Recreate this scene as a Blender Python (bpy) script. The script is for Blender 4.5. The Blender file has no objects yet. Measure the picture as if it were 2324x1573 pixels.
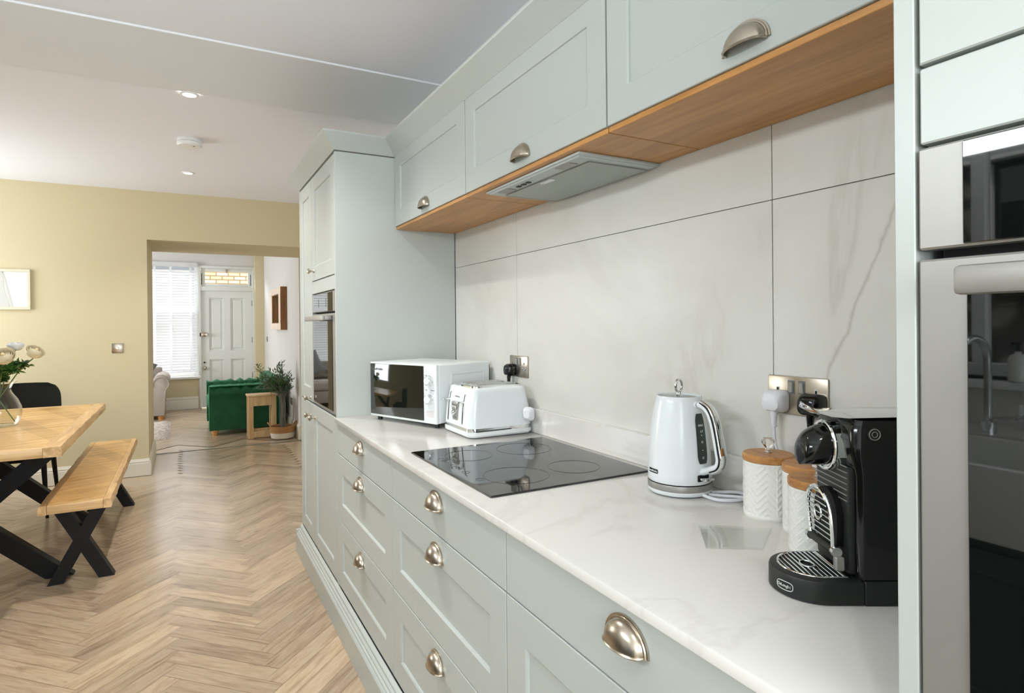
import bpy, bmesh, math, random
from mathutils import Vector, Matrix
PI = math.pi
random.seed(7)
scene = bpy.context.scene
COL = scene.collection

# ------------------------------------------------------------------ camera
F_PX, CY_PX, YAW, PITCH, ROLL, CAMH = 1356.26, 736.5, 0.5002, -0.0021, 0.0094, 1.3411
def cam_axis(a, b, d2):
    cr, sr, cp, sp, c, s = math.cos(ROLL), math.sin(ROLL), math.cos(PITCH), math.sin(PITCH), math.cos(YAW), math.sin(YAW)
    r = cr*a+sr*b; z2 = -sr*a+cr*b; d = cp*d2-sp*z2; z = sp*d2+cp*z2
    return Vector((c*r+s*d, -s*r+c*d, z))
cd = bpy.data.cameras.new('camera'); cam = bpy.data.objects.new('camera', cd); COL.objects.link(cam)
cd.sensor_width = 36; cd.sensor_fit = 'HORIZONTAL'; cd.lens = 36*F_PX/2324
cd.shift_y = -(786.5-CY_PX)/2324; cd.clip_start = .02; cd.clip_end = 200
R, U, Fw = cam_axis(1, 0, 0), cam_axis(0, 1, 0), cam_axis(0, 0, 1)
m = Matrix((R, U, -Fw)).transposed().to_4x4(); m.translation = Vector((0, 0, CAMH)); cam.matrix_world = m
scene.camera = cam

# ------------------------------------------------------------------ world, lights, exposure
w = bpy.data.worlds.new('sky'); scene.world = w; w.use_nodes = True
bg = w.node_tree.nodes['Background']; bg.inputs[0].default_value = (.93, .97, 1, 1); bg.inputs[1].default_value = 3.0
def area(name, loc, rot, sx, sy, power, col=(1, 1, 1), spread=PI):
    l = bpy.data.lights.new(name, 'AREA'); l.shape = 'RECTANGLE'; l.size = sx; l.size_y = sy; l.energy = power; l.color = col; l.spread = spread
    o = bpy.data.objects.new(name, l); COL.objects.link(o); o.location = loc; o.rotation_euler = rot; return o
DAY = (.88, .94, 1.0)
area('daylight_garden_door', (-.15, -1.74, 1.62), (math.radians(90), 0, 0), 2.3, 1.1, 60, DAY)
area('daylight_dining_window', (-2.34, 5.5, 1.58), (math.radians(90), 0, math.radians(-90)), 1.3, 1.1, 40, DAY)
area('daylight_sink_window', (-1.66, 1.05, 2.08), (math.radians(90), 0, math.radians(-90)), 1.25, .12, 24, DAY)
area('lounge_fill_light', (-3.1, 9.0, 1.5), (math.radians(90), 0, math.radians(-90)), 1.6, 1.5, 88, DAY)  # added fill lamp to brighten the lounge; the wall behind has no window
area('daylight_front_window', (-.75, 12.3, 3.3), (math.radians(45), 0, PI), 2.6, 1.6, 340, (1, 1, 1))
sl = bpy.data.lights.new('sun', 'SUN'); sl.energy = 4; sl.angle = .01; sl.color = (1, .96, .9)
so = bpy.data.objects.new('sun', sl); COL.objects.link(so); so.rotation_euler = Vector((-.6, .45, -.66)).to_track_quat('-Z', 'Y').to_euler()
vs = scene.view_settings
vs.view_transform = 'Standard'; vs.look = 'None'; vs.exposure = 0.0; vs.gamma = 1.0; vs.use_curve_mapping = False

# ------------------------------------------------------------------ materials
def lin(r, g, b):
    f = lambda c: (c/255/12.92) if c/255 <= .04045 else ((c/255+.055)/1.055)**2.4
    return (f(r), f(g), f(b), 1)
class N:
    def __init__(s, name):
        s.m = bpy.data.materials.new(name); s.m.use_nodes = True; s.t = s.m.node_tree; s.b = s.t.nodes['Principled BSDF']
    def n(s, kind, **kw):
        x = s.t.nodes.new(kind)
        for k, v in kw.items():
            if hasattr(x, k): setattr(x, k, v)
            else: x.inputs[k].default_value = v
        return x
    def l(s, a, b): s.t.links.new(a, b)
    def coord(s, scale=(1, 1, 1), rot=(0, 0, 0), kind='Object'):
        tc = s.n('ShaderNodeTexCoord'); mp = s.n('ShaderNodeMapping'); mp.inputs['Scale'].default_value = scale; mp.inputs['Rotation'].default_value = rot
        s.l(tc.outputs[kind], mp.inputs['Vector']); return mp.outputs[0]
    def noise(s, vec, scale, detail=4, rough=.5, dist=0):
        x = s.n('ShaderNodeTexNoise'); x.inputs['Scale'].default_value = scale; x.inputs['Detail'].default_value = detail
        x.inputs['Roughness'].default_value = rough; x.inputs['Distortion'].default_value = dist
        if vec is not None: s.l(vec, x.inputs['Vector'])
        return x.outputs['Fac']
    def ramp(s, fac, stops):
        x = s.n('ShaderNodeValToRGB'); e = x.color_ramp.elements
        while len(e) < len(stops): e.new(.5)
        for i, (p, c) in enumerate(stops): e[i].position = p; e[i].color = c
        s.l(fac, x.inputs[0]); return x.outputs[0]
    def mix(s, fac, a, b, mode='MIX'):
        x = s.n('ShaderNodeMix'); x.data_type = 'RGBA'; x.blend_type = mode
        for sock, v in ((x.inputs[0], fac), (x.inputs[6], a), (x.inputs[7], b)):
            if isinstance(v, (int, float, tuple)): sock.default_value = v
            else: s.l(v, sock)
        return x.outputs[2]
    def math(s, op, a, b=0.0):
        x = s.n('ShaderNodeMath'); x.operation = op
        for i, v in enumerate((a, b)):
            if isinstance(v, (int, float)): x.inputs[i].default_value = v
            else: s.l(v, x.inputs[i])
        return x.outputs[0]
    def bump(s, h, strength=.1, dist=.01):
        x = s.n('ShaderNodeBump'); x.inputs['Strength'].default_value = strength; x.inputs['Distance'].default_value = dist
        s.l(h, x.inputs['Height']); s.l(x.outputs[0], s.b.inputs['Normal'])
    def set(s, **kw):
        for k, v in kw.items():
            s.b.inputs[k.replace('_', ' ')].default_value = v
        return s
def flat(name, rgb, rough=.5, metal=0, spec=.5, bump=0, bscale=200, coat=0):
    x = N(name); x.b.inputs['Base Color'].default_value = lin(*rgb); x.b.inputs['Roughness'].default_value = rough
    x.b.inputs['Metallic'].default_value = metal; x.b.inputs['Specular IOR Level'].default_value = spec
    if coat: x.b.inputs['Coat Weight'].default_value = coat; x.b.inputs['Coat Roughness'].default_value = .05
    if bump: x.bump(x.noise(x.coord(), bscale, 3), bump, .002)
    return x.m
def emis(name, rgb, k):
    x = N(name); x.b.inputs['Base Color'].default_value = lin(*rgb); x.b.inputs['Emission Color'].default_value = lin(*rgb); x.b.inputs['Emission Strength'].default_value = k
    return x.m
def glass(name, tint=(1, 1, 1), refl=1.0, rough=0.0):
    x = N(name); t = x.t; t.nodes.remove(x.b)
    tr = t.nodes.new('ShaderNodeBsdfTransparent'); tr.inputs[0].default_value = (*tint, 1)
    gl = t.nodes.new('ShaderNodeBsdfGlossy'); gl.inputs['Roughness'].default_value = rough
    ge = t.nodes.new('ShaderNodeNewGeometry'); mr = t.nodes.new('ShaderNodeMapRange'); mr.inputs[3].default_value = 1.5; mr.inputs[4].default_value = 1/1.5; t.links.new(ge.outputs['Backfacing'], mr.inputs[0])
    fr = t.nodes.new('ShaderNodeFresnel'); t.links.new(mr.outputs[0], fr.inputs[0])
    mx = t.nodes.new('ShaderNodeMixShader'); t.links.new(fr.outputs[0], mx.inputs[0]); t.links.new(tr.outputs[0], mx.inputs[1]); t.links.new(gl.outputs[0], mx.inputs[2])
    t.links.new(mx.outputs[0], t.nodes['Material Output'].inputs[0]); return x.m
def wood(name, c1, c2, axis='Y', rot=0, rough=.45, knots=True, scale=1.0, plank=None, bump=.08):
    x = N(name)
    st = {'X': (1.2, 14, 14), 'Y': (14, 1.2, 14), 'Z': (14, 14, 1.2)}[axis]
    base = x.coord((1, 1, 1), (0, 0, rot))
    mp = x.n('ShaderNodeMapping'); mp.inputs['Scale'].default_value = tuple(k*scale for k in st); x.l(base, mp.inputs[0])
    a = x.noise(mp.outputs[0], 2.2, 6, .6, .6); b = x.noise(mp.outputs[0], 7, 4, .6, .2)
    col = x.ramp(x.math('ADD', x.math('MULTIPLY', a, .75), x.math('MULTIPLY', b, .25)), [(.36, lin(*c1)), (.62, lin(*c2))])
    if plank:      # boards laid side by side: a tone per board and a fine joint
        sp = x.n('ShaderNodeSeparateXYZ'); x.l(base, sp.inputs[0]); q = x.math('DIVIDE', sp.outputs[1], plank[1]); fl = x.math('FLOOR', q)
        wn = x.n('ShaderNodeTexWhiteNoise'); wn.noise_dimensions = '1D'; x.l(fl, wn.inputs['W'])
        col = x.mix(1.0, col, x.ramp(wn.outputs['Value'], [(0, (.80, .77, .72, 1)), (1, (1.05, 1.04, 1.02, 1))]), 'MULTIPLY')
        col = x.mix(x.math('MULTIPLY', x.math('LESS_THAN', x.math('FRACT', q), .025), .35), col, (.2, .13, .07, 1))
    if knots:
        mk = x.n('ShaderNodeMapping'); mk.inputs['Scale'].default_value = tuple((2.2 if k < 2 else 7) for k in st); x.l(base, mk.inputs[0])
        k = x.ramp(x.noise(mk.outputs[0], 2.1, 2, .4), [(.70, (0, 0, 0, 1)), (.78, (1, 1, 1, 1))])
        col = x.mix(x.math('MULTIPLY', k, .6), col, lin(c1[0]*.55, c1[1]*.5, c1[2]*.45))
    x.l(col, x.b.inputs['Base Color']); x.b.inputs['Roughness'].default_value = rough
    if bump: x.bump(b, bump, .003)
    return x.m
M = {}
M['cab'] = flat('sage_grey_paint', (181, 187, 182), .34)
M['cab_dimmed'] = flat('grey_green_paint_dimmed', (70, 76, 74), .5)  # the cabinet grey with its dim look in the oven glass painted in
M['ceil'] = flat('white_ceiling_paint', (240, 241, 246), .8)
M['band'] = flat('white_beam_paint', (232, 234, 236), .75)
M['yellow'] = flat('pale_sand_wall_paint', (213, 200, 163), .75, bump=.03)
M['lounge_wall'] = flat('off_white_wall_paint', (220, 216, 212), .75)
M['white_wall'] = flat('white_wall_paint', (222, 221, 216), .7)
M['trimw'] = flat('cream_trim_gloss', (228, 222, 206), .4)
M['door_white'] = flat('white_door_gloss', (226, 228, 224), .4)
M['upvc'] = flat('white_window_frame', (240, 240, 238), .35)
M['nickel'] = flat('brushed_nickel', (186, 176, 160), .28, 1)
M['steel'] = flat('brushed_steel', (158, 156, 150), .42, .55)
M['hoodgrey'] = flat('silver_grey_metal', (186, 194, 192), .45, .2)
M['chrome'] = flat('chrome', (225, 228, 228), .07, 1)
M['blackgloss'] = flat('black_gloss_plastic', (9, 11, 10), .12)
M['blackmatt'] = flat('black_matt_plastic', (24, 27, 25), .45)
M['black'] = flat('black_metal', (7, 7, 8), .5, 0, .3)
M['ovenglass'] = flat('black_oven_glass', (6, 9, 8), .02, 0, .9)
M['mirrorglass'] = flat('mirrored_dark_glass', (150, 150, 148), .03, 1)
M['hobglass'] = flat('black_ceramic_glass', (5, 6, 7), .04, 0, 1.0)
M['mwglass'] = flat('dark_microwave_glass', (20, 24, 20), .05, 0, .9)
M['appl'] = flat('white_gloss_plastic', (226, 231, 232), .22)
M['applmatt'] = flat('white_satin_plastic', (216, 222, 224), .4)
M['ceramic'] = flat('white_ceramic', (232, 232, 226), .18)
M['cord'] = flat('white_cable', (224, 226, 230), .4)
M['dark'] = flat('dark_gap', (22, 22, 20), .8)
M['darkglass'] = flat('charcoal_window_plastic', (52, 60, 56), .3)
M['print'] = flat('grey_print', (110, 116, 116), .5)
M['redprint'] = flat('faint_red_print', (205, 176, 176), .5)
M['whiteprint'] = flat('white_print', (215, 220, 216), .5)
M['grout'] = flat('grey_grout', (120, 120, 114), .9)
M['glass'] = glass('clear_glass', (.97, .98, .97))
x = N('crystal'); x.b.inputs['Base Color'].default_value = (1, .95, .92, 1); x.b.inputs['Transmission Weight'].default_value = 1; x.b.inputs['Roughness'].default_value = .02; M['crystal'] = x.m
M['win'] = glass('window_glass', (.97, .98, .98))
x = N('white_blind_slat'); x.b.inputs['Base Color'].default_value = lin(238, 239, 242); x.b.inputs['Roughness'].default_value = .45
tl = x.n('ShaderNodeBsdfTranslucent'); tl.inputs[0].default_value = (.95, .95, .95, 1); mx_ = x.n('ShaderNodeMixShader'); mx_.inputs[0].default_value = .5
x.l(x.b.outputs[0], mx_.inputs[1]); x.l(tl.outputs[0], mx_.inputs[2]); x.l(mx_.outputs[0], x.t.nodes['Material Output'].inputs[0]); M['slat'] = x.m
M['grey_fab'] = flat('light_grey_fabric', (176, 166, 158), .95, 0, .2, .3, 400)
M['cush'] = flat('dark_grey_cushion', (120, 122, 122), .95, 0, .2, .3, 300)
M['cushlight'] = flat('pale_green_cushion', (190, 196, 180), .95, 0, .2)
M['chairfab'] = flat('charcoal_fabric', (36, 36, 32), .95, 0, .1, .4, 350)
M['wick'] = flat('woven_seagrass', (172, 128, 84), .85, 0, .2, .6, 120)
M['wickl'] = flat('white_woven_seagrass', (214, 205, 188), .85, 0, .2, .6, 120)
M['leaf'] = flat('leaf_green', (74, 118, 50), .5)
M['leafd'] = flat('dark_leaf_green', (56, 88, 40), .5)
M['olive'] = flat('olive_leaf', (100, 114, 86), .55)
M['stem'] = flat('green_stem', (98, 122, 60), .5)
M['bark'] = flat('grey_green_branch', (112, 112, 100), .8)
M['berry'] = flat('brown_bud', (74, 44, 34), .6)
M['bloom'] = flat('cream_petal', (246, 234, 204), .6)
M['heart'] = flat('yellow_cream_petal', (240, 218, 160), .6)
M['bloomw'] = flat('white_petal', (240, 240, 240), .6)
M['cream'] = flat('cream_frame', (222, 216, 190), .4)
M['art'] = flat('pale_art_print', (238, 236, 230), .25)
M['artg'] = flat('grey_art_ink', (206, 206, 200), .4)
M['lamp'] = emis('lit_lamp_lens', (255, 250, 240), 6)
M['oakpanel'] = wood('oak_veneer', (166, 114, 54), (204, 148, 82), 'Y', rough=.35, scale=.8, knots=False, bump=.02)
M['pine'] = wood('rustic_pine', (188, 140, 78), (232, 190, 128), 'Y', math.radians(68), rough=.33, plank=(6.0, .095))
M['pinee'] = wood('rustic_pine_edge', (186, 146, 96), (228, 190, 138), 'Y', rough=.38)
M['pinex'] = wood('rustic_pine_end', (186, 146, 96), (226, 188, 134), 'X', rough=.38)
M['oaklight'] = wood('light_oak', (196, 160, 110), (222, 190, 142), 'Z', rough=.5)
M['lidwood'] = wood('acacia_lid', (160, 104, 52), (200, 146, 84), 'Y', math.radians(30), rough=.4, knots=False, scale=2)
M['mirrorwood'] = wood('pale_mirror_wood', (232, 208, 188), (246, 228, 212), 'Z', rough=.6)
M['mirrordark'] = wood('dark_mirror_wood', (112, 74, 40), (152, 106, 62), 'Z', rough=.6)
M['footwood'] = flat('orange_beech_foot', (206, 146, 86), .4)
M['mirror'] = flat('mirror', (225, 228, 228), .02, 1)

x = N('quartz_worktop')           # white quartz with soft veins
v = x.coord((1, 1, 1), (0, 0, .5))
n1 = x.noise(v, 1.3, 8, .55, 1.2)
vein = x.ramp(x.math('ABSOLUTE', x.math('SUBTRACT', n1, .5)), [(0, (1, 1, 1, 1)), (.022, (0, 0, 0, 1))])
cl = x.noise(v, 2.5, 4)
c = x.mix(cl, lin(226, 222, 214), lin(212, 212, 208)); c = x.mix(x.math('MULTIPLY', vein, .22), c, lin(186, 182, 172))
x.l(c, x.b.inputs['Base Color']); x.b.inputs['Roughness'].default_value = .16; M['quartz'] = x.m
x = N('marble_tile')              # large format warm white marble
v = x.coord((1, .8, 1), (.55, 0, 0))
cl = x.noise(v, 1.6, 6, .6, .7); cl2 = x.noise(v, .9, 3, .5, .5)
c = x.ramp(cl, [(.30, lin(205, 203, 194)), (.5, lin(217, 216, 208)), (.70, lin(224, 224, 219))])
v2 = x.coord((1, 1.0, .5), (-.75, 0, .3)); n2 = x.noise(v2, .8, 7, .55, .6)
vein = x.ramp(x.math('ABSOLUTE', x.math('SUBTRACT', n2, .5)), [(0, (1, 1, 1, 1)), (.010, (.2, .2, .2, 1)), (.045, (0, 0, 0, 1))])
msk = x.ramp(cl2, [(.46, (0, 0, 0, 1)), (.6, (1, 1, 1, 1))])
c = x.mix(x.math('MULTIPLY', x.math('MULTIPLY', vein, msk), .38), c, lin(172, 164, 146))
tc = x.n('ShaderNodeTexCoord'); sp = x.n('ShaderNodeSeparateXYZ'); x.l(tc.outputs['Object'], sp.inputs[0])
wob = x.math('MULTIPLY', x.math('SUBTRACT', x.noise(x.coord((1, 1, 1)), 5, 5, .6), .5), .07)
f_ = x.math('ADD', x.math('ADD', sp.outputs[1], x.math('MULTIPLY', sp.outputs[2], .433)), x.math('ADD', wob, .613))
ln = x.ramp(x.math('ABSOLUTE', f_), [(0, (1, 1, 1, 1)), (.0022, (.5, .5, .5, 1)), (.006, (0, 0, 0, 1))])
zm = x.ramp(sp.outputs[2], [(.0, (1, 1, 1, 1)), (.57, (1, 1, 1, 1)), (.61, (0, 0, 0, 1))])
c = x.mix(x.math('MULTIPLY', x.math('MULTIPLY', ln, zm), .42), c, lin(150, 132, 106))
x.l(c, x.b.inputs['Base Color']); x.b.inputs['Roughness'].default_value = .3; M['marble'] = x.m
x = N('herringbone_oak')          # uv.x along the plank, colour attribute = random per plank
uv = x.n('ShaderNodeUVMap'); at = x.n('ShaderNodeAttribute'); at.attribute_name = 'rnd'
sep = x.n('ShaderNodeSeparateColor'); x.l(at.outputs['Color'], sep.inputs[0])
off = x.n('ShaderNodeCombineXYZ'); x.l(x.math('MULTIPLY', sep.outputs[0], 37), off.inputs[0]); x.l(x.math('MULTIPLY', sep.outputs[1], 53), off.inputs[1])
add = x.n('ShaderNodeVectorMath'); x.l(uv.outputs[0], add.inputs[0]); x.l(off.outputs[0], add.inputs[1])
mp = x.n('ShaderNodeMapping'); mp.inputs['Scale'].default_value = (1.8, 16, 1); x.l(add.outputs[0], mp.inputs[0])
g1 = x.noise(mp.outputs[0], 1.7, 7, .62, .5); g2 = x.noise(mp.outputs[0], 6, 5, .6, .2)
c = x.ramp(x.math('ADD', x.math('MULTIPLY', g1, .7), x.math('MULTIPLY', g2, .3)), [(.30, lin(130, 111, 92)), (.47, lin(174, 152, 126)), (.66, lin(203, 184, 158))])
c = x.mix(x.math('MULTIPLY', x.ramp(g1, [(.54, (0, 0, 0, 1)), (.70, (1, 1, 1, 1))]), .45), c, lin(122, 110, 96))
tone = x.ramp(sep.outputs[2], [(0, (.76, .75, .74, 1)), (1, (1.13, 1.11, 1.08, 1))])
c = x.mix(1.0, c, tone, 'MULTIPLY')
mk = x.n('ShaderNodeMapping'); mk.inputs['Scale'].default_value = (5, 16, 1); x.l(add.outputs[0], mk.inputs[0])
kn = x.ramp(x.noise(mk.outputs[0], 1.1, 2, .4), [(.72, (0, 0, 0, 1)), (.80, (1, 1, 1, 1))])
c = x.mix(x.math('MULTIPLY', kn, .6), c, lin(84, 66, 50))
x.l(c, x.b.inputs['Base Color']); x.b.inputs['Roughness'].default_value = .23; x.b.inputs['Specular IOR Level'].default_value = .7; x.bump(g2, .04, .002); M['floor'] = x.m
x = N('green_velvet')
c = x.mix(x.noise(x.coord(), 9, 3), lin(4, 62, 34), lin(16, 96, 58)); x.l(c, x.b.inputs['Base Color'])
x.b.inputs['Roughness'].default_value = .75; x.b.inputs['Sheen Weight'].default_value = .6; x.b.inputs['Sheen Tint'].default_value = lin(70, 170, 110); M['velvet'] = x.m
x = N('shag_rug'); c = x.mix(x.ramp(x.noise(x.coord(), 22, 5, .7, 1.5), [(.4, (0, 0, 0, 1)), (.6, (1, 1, 1, 1))]), lin(150, 132, 120), lin(212, 202, 192)); x.l(c, x.b.inputs['Base Color']); x.b.inputs['Roughness'].default_value = 1; M['rug'] = x.m
x = N('sandstone_brick'); br = x.n('ShaderNodeTexBrick'); x.l(x.coord((1, 1, 1), (PI/2, 0, 0)), br.inputs['Vector'])
br.inputs['Scale'].default_value = 1; br.inputs['Brick Width'].default_value = .26; br.inputs['Row Height'].default_value = .092; br.inputs['Mortar Size'].default_value = .012
br.inputs['Color1'].default_value = lin(196, 176, 140); br.inputs['Color2'].default_value = lin(222, 208, 176); br.inputs['Mortar'].default_value = lin(138, 108, 74)
x.l(br.outputs['Color'], x.b.inputs['Base Color']); x.b.inputs['Roughness'].default_value = .9; M['brick'] = x.m
x = N('rubble_stone'); vo = x.n('ShaderNodeTexVoronoi'); vo.inputs['Scale'].default_value = 4.5; x.l(x.coord((1, 1, 1.6)), vo.inputs['Vector'])
c = x.mix(x.noise(x.coord(), 12, 5), lin(92, 90, 84), lin(140, 136, 128)); c = x.mix(x.ramp(vo.outputs['Distance'], [(.35, (0, 0, 0, 1)), (.6, (1, 1, 1, 1))]), c, lin(56, 54, 50)); x.l(c, x.b.inputs['Base Color']); x.b.inputs['Roughness'].default_value = .9; M['stone'] = x.m
M['paving'] = flat('grey_paving', (168, 166, 160), .9, bump=.2, bscale=20)

# ------------------------------------------------------------------ mesh helpers
class MB:
    def __init__(s): s.bm = bmesh.new(); s.mi = 0; s.uv = None
    def _new(s, n0):
        fs = [f for f in s.bm.faces if f.index == -1 or f.index >= n0]
        return fs
    def poly(s, vs, faces, mtx=None):
        bv = [s.bm.verts.new((mtx @ Vector(v)) if mtx else Vector(v)) for v in vs]
        for f in faces:
            try: q = s.bm.faces.new([bv[i] for i in f]); q.material_index = s.mi
            except ValueError: pass
        return bv
    def box(s, x0, x1, y0, y1, z0, z1, bev=0, seg=2, mtx=None):
        t = bmesh.new()
        vs = [t.verts.new((x, y, z)) for x in (x0, x1) for y in (y0, y1) for z in (z0, z1)]
        for f in ((0, 1, 3, 2), (4, 6, 7, 5), (0, 4, 5, 1), (2, 3, 7, 6), (0, 2, 6, 4), (1, 5, 7, 3)): t.faces.new([vs[i] for i in f])
        if bev: bmesh.ops.bevel(t, geom=t.edges[:], offset=bev, segments=seg, affect='EDGES', profile=.5)
        s.join(t, mtx); return s
    def join(s, t, mtx=None):
        t.verts.index_update(); mp = []
        for v in t.verts: mp.append(s.bm.verts.new((mtx @ v.co) if mtx else v.co))
        for f in t.faces:
            q = s.bm.faces.new([mp[v.index] for v in f.verts]); q.material_index = s.mi
        t.free()
    def rings(s, rings, close=True, cap=True, mtx=None):
        bv = [[s.bm.verts.new((mtx @ Vector(p)) if mtx else Vector(p)) for p in r] for r in rings]
        n = len(rings[0])
        for a, b in zip(bv[:-1], bv[1:]):
            for i in range(n if close else n-1):
                j = (i+1) % n
                try: f = s.bm.faces.new([a[i], a[j], b[j], b[i]]); f.material_index = s.mi
                except ValueError: pass
        if cap and close:
            for r, rev in (((bv[-1], False),) if cap == 'end' else ((bv[0], True), (bv[-1], False))):
                try: f = s.bm.faces.new(list(reversed(r)) if rev else r); f.material_index = s.mi
                except ValueError: pass
        return s
    def lathe(s, prof, c=(0, 0, 0), n=40, mtx=None, cap=True, squash=1):
        R_ = [[(c[0]+r*math.cos(2*PI*i/n), c[1]+squash*r*math.sin(2*PI*i/n), c[2]+z) for i in range(n)] for r, z in prof]
        return s.rings(R_, True, cap, mtx)
    def cyl(s, p0, p1, r0, r1=None, n=20):
        p0, p1 = Vector(p0), Vector(p1); r1 = r0 if r1 is None else r1
        q = (p1-p0).to_track_quat('Z', 'Y'); 
        R_ = []
        for p, r in ((p0, r0), (p1, r1)): R_.append([tuple(p+q @ Vector((r*math.cos(2*PI*i/n), r*math.sin(2*PI*i/n), 0))) for i in range(n)])
        return s.rings(R_)
    def tube(s, pts, r, n=8, closed=False, sx=1.0):
        pts = [Vector(p) for p in pts]; m_ = len(pts); rr = r if isinstance(r, (list, tuple)) else [r]*m_
        R_ = []; up = None
        for i, p in enumerate(pts):
            if closed: d = pts[(i+1) % m_]-pts[i-1]
            else: d = pts[min(i+1, m_-1)]-pts[max(i-1, 0)]
            d.normalize()
            if up is None:
                up = Vector((0, 0, 1)) if abs(d.z) < .9 else Vector((1, 0, 0))
            sd = d.cross(up); sd.normalize(); up = sd.cross(d); up.normalize()
            R_.append([tuple(p+(sd*math.cos(2*PI*k/n)*sx+up*math.sin(2*PI*k/n))*rr[i]) for k in range(n)])
        if closed: R_.append(R_[0]); return s.rings(R_, True, False)
        return s.rings(R_)
    def prism(s, poly, h0, h1, axis='Z', mtx=None):
        def P(a, b, h): return {'Z': (a, b, h), 'X': (h, a, b), 'Y': (a, h, b)}[axis]
        return s.rings([[P(a, b, h0) for a, b in poly], [P(a, b, h1) for a, b in poly]], True, True, mtx)
    def sphere(s, c, r, sc=(1, 1, 1), n=16, mtx=None):
        t = bmesh.new(); bmesh.ops.create_uvsphere(t, u_segments=n, v_segments=max(6, n//2), radius=r)
        for v in t.verts: v.co = Vector((v.co.x*sc[0]+c[0], v.co.y*sc[1]+c[1], v.co.z*sc[2]+c[2]))
        s.join(t, mtx); return s
    def text(s, txt, size, mtx, depth=.0003):
        cu = bpy.data.curves.new('t', 'FONT'); cu.body = txt; cu.size = size; cu.align_x = 'CENTER'; cu.align_y = 'CENTER'; cu.extrude = depth
        o = bpy.data.objects.new('t', cu); me = bpy.data.meshes.new_from_object(o)
        bv = [s.bm.verts.new(mtx @ v.co) for v in me.vertices]
        for p in me.polygons:
            try: f = s.bm.faces.new([bv[i] for i in p.vertices]); f.material_index = s.mi
            except ValueError: pass
        bpy.data.objects.remove(o); bpy.data.curves.remove(cu); bpy.data.meshes.remove(me); return s
    def build(s, name, mat, parent=None, smooth=35, local=False):
        me = bpy.data.meshes.new(name)
        bmesh.ops.recalc_face_normals(s.bm, faces=s.bm.faces[:])
        if parent is not None and not local:
            inv = WM[parent.name].inverted()
            for v in s.bm.verts: v.co = inv @ v.co
        s.bm.to_mesh(me); s.bm.free()
        for mt in (mat if isinstance(mat, (list, tuple)) else [mat]): me.materials.append(M[mt] if isinstance(mt, str) else mt)
        if smooth:
            for p in me.polygons: p.use_smooth = True
            me.set_sharp_from_angle(angle=math.radians(smooth))
        o = bpy.data.objects.new(name, me); COL.objects.link(o)
        if parent is not None: o.parent = parent; WM[o.name] = WM[parent.name]
        else: WM[o.name] = Matrix.Identity(4)
        return o
WM = {}
def tag(o, label=None, cat=None, group=None, kind=None):
    if label: o['label'] = label
    if cat: o['category'] = cat
    if group: o['group'] = group
    if kind: o['kind'] = kind
    return o
def thing(name, label, cat, loc=(0, 0, 0), rz=0, group=None):
    o = bpy.data.objects.new(name, None); COL.objects.link(o); o.location = loc; o.rotation_euler = (0, 0, rz); o.empty_display_size = .1
    WM[o.name] = Matrix.Translation(loc) @ Matrix.Rotation(rz, 4, 'Z'); return tag(o, label, cat, group)
def single(mb, name, mat, label, cat, loc, group=None, smooth=35):
    """one-mesh thing: world-space mesh moved so that its origin is at loc"""
    for v in mb.bm.verts: v.co -= Vector(loc)
    o = mb.build(name, mat, None, smooth); o.location = loc; WM[o.name] = Matrix.Translation(loc); return tag(o, label, cat, group)
def struct(name, mb, mat, smooth=0):
    o = mb.build(name, mat, None, smooth); o['kind'] = 'structure'; return o
def copy_tree(o, parent=None):
    c = o.copy(); COL.objects.link(c); c.parent = parent; WM[c.name] = WM[o.name]
    for ch in [k for k in bpy.data.objects if k.parent == o]: copy_tree(ch, c)
    return c
def place(o, loc, rz=None):
    o.location = loc
    if rz is not None: o.rotation_euler = (0, 0, rz)
    return o
def rrect(hx, hy, r, n=6):
    pts = []
    for cx, cy, a0 in ((hx-r, hy-r, 0), (-hx+r, hy-r, 90), (-hx+r, -hy+r, 180), (hx-r, -hy+r, 270)):
        for i in range(n+1):
            a = math.radians(a0+90*i/n); pts.append((cx+r*math.cos(a), cy+r*math.sin(a)))
    return pts
def loft(mb, secs, n=6, mtx=None):
    """secs: (cx, cy, hx, hy, r, z)"""
    mb.rings([[(cx+a, cy+b, z) for a, b in rrect(hx, hy, r, n)] for cx, cy, hx, hy, r, z in secs], True, True, mtx); return mb
def bez(pts, n=24):
    """Catmull-Rom through the points"""
    P = [Vector(p) for p in pts]; P = [P[0]*2-P[1]]+P+[P[-1]*2-P[-2]]; out = []
    for i in range(1, len(P)-2):
        for k in range(n):
            t = k/n; a, b, c_, d = P[i-1], P[i], P[i+1], P[i+2]
            out.append(.5*((2*b)+(c_-a)*t+(2*a-5*b+4*c_-d)*t*t+(3*b-a-3*c_+d)*t**3))
    out.append(P[-2]); return out
WT = .92
FX, XW = .6, 1.19          # cabinet face plane, tiled wall plane
CEIL = 2.57
YB, YB2 = 6.33, 7.33       # two faces of the thick wall with the opening

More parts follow.
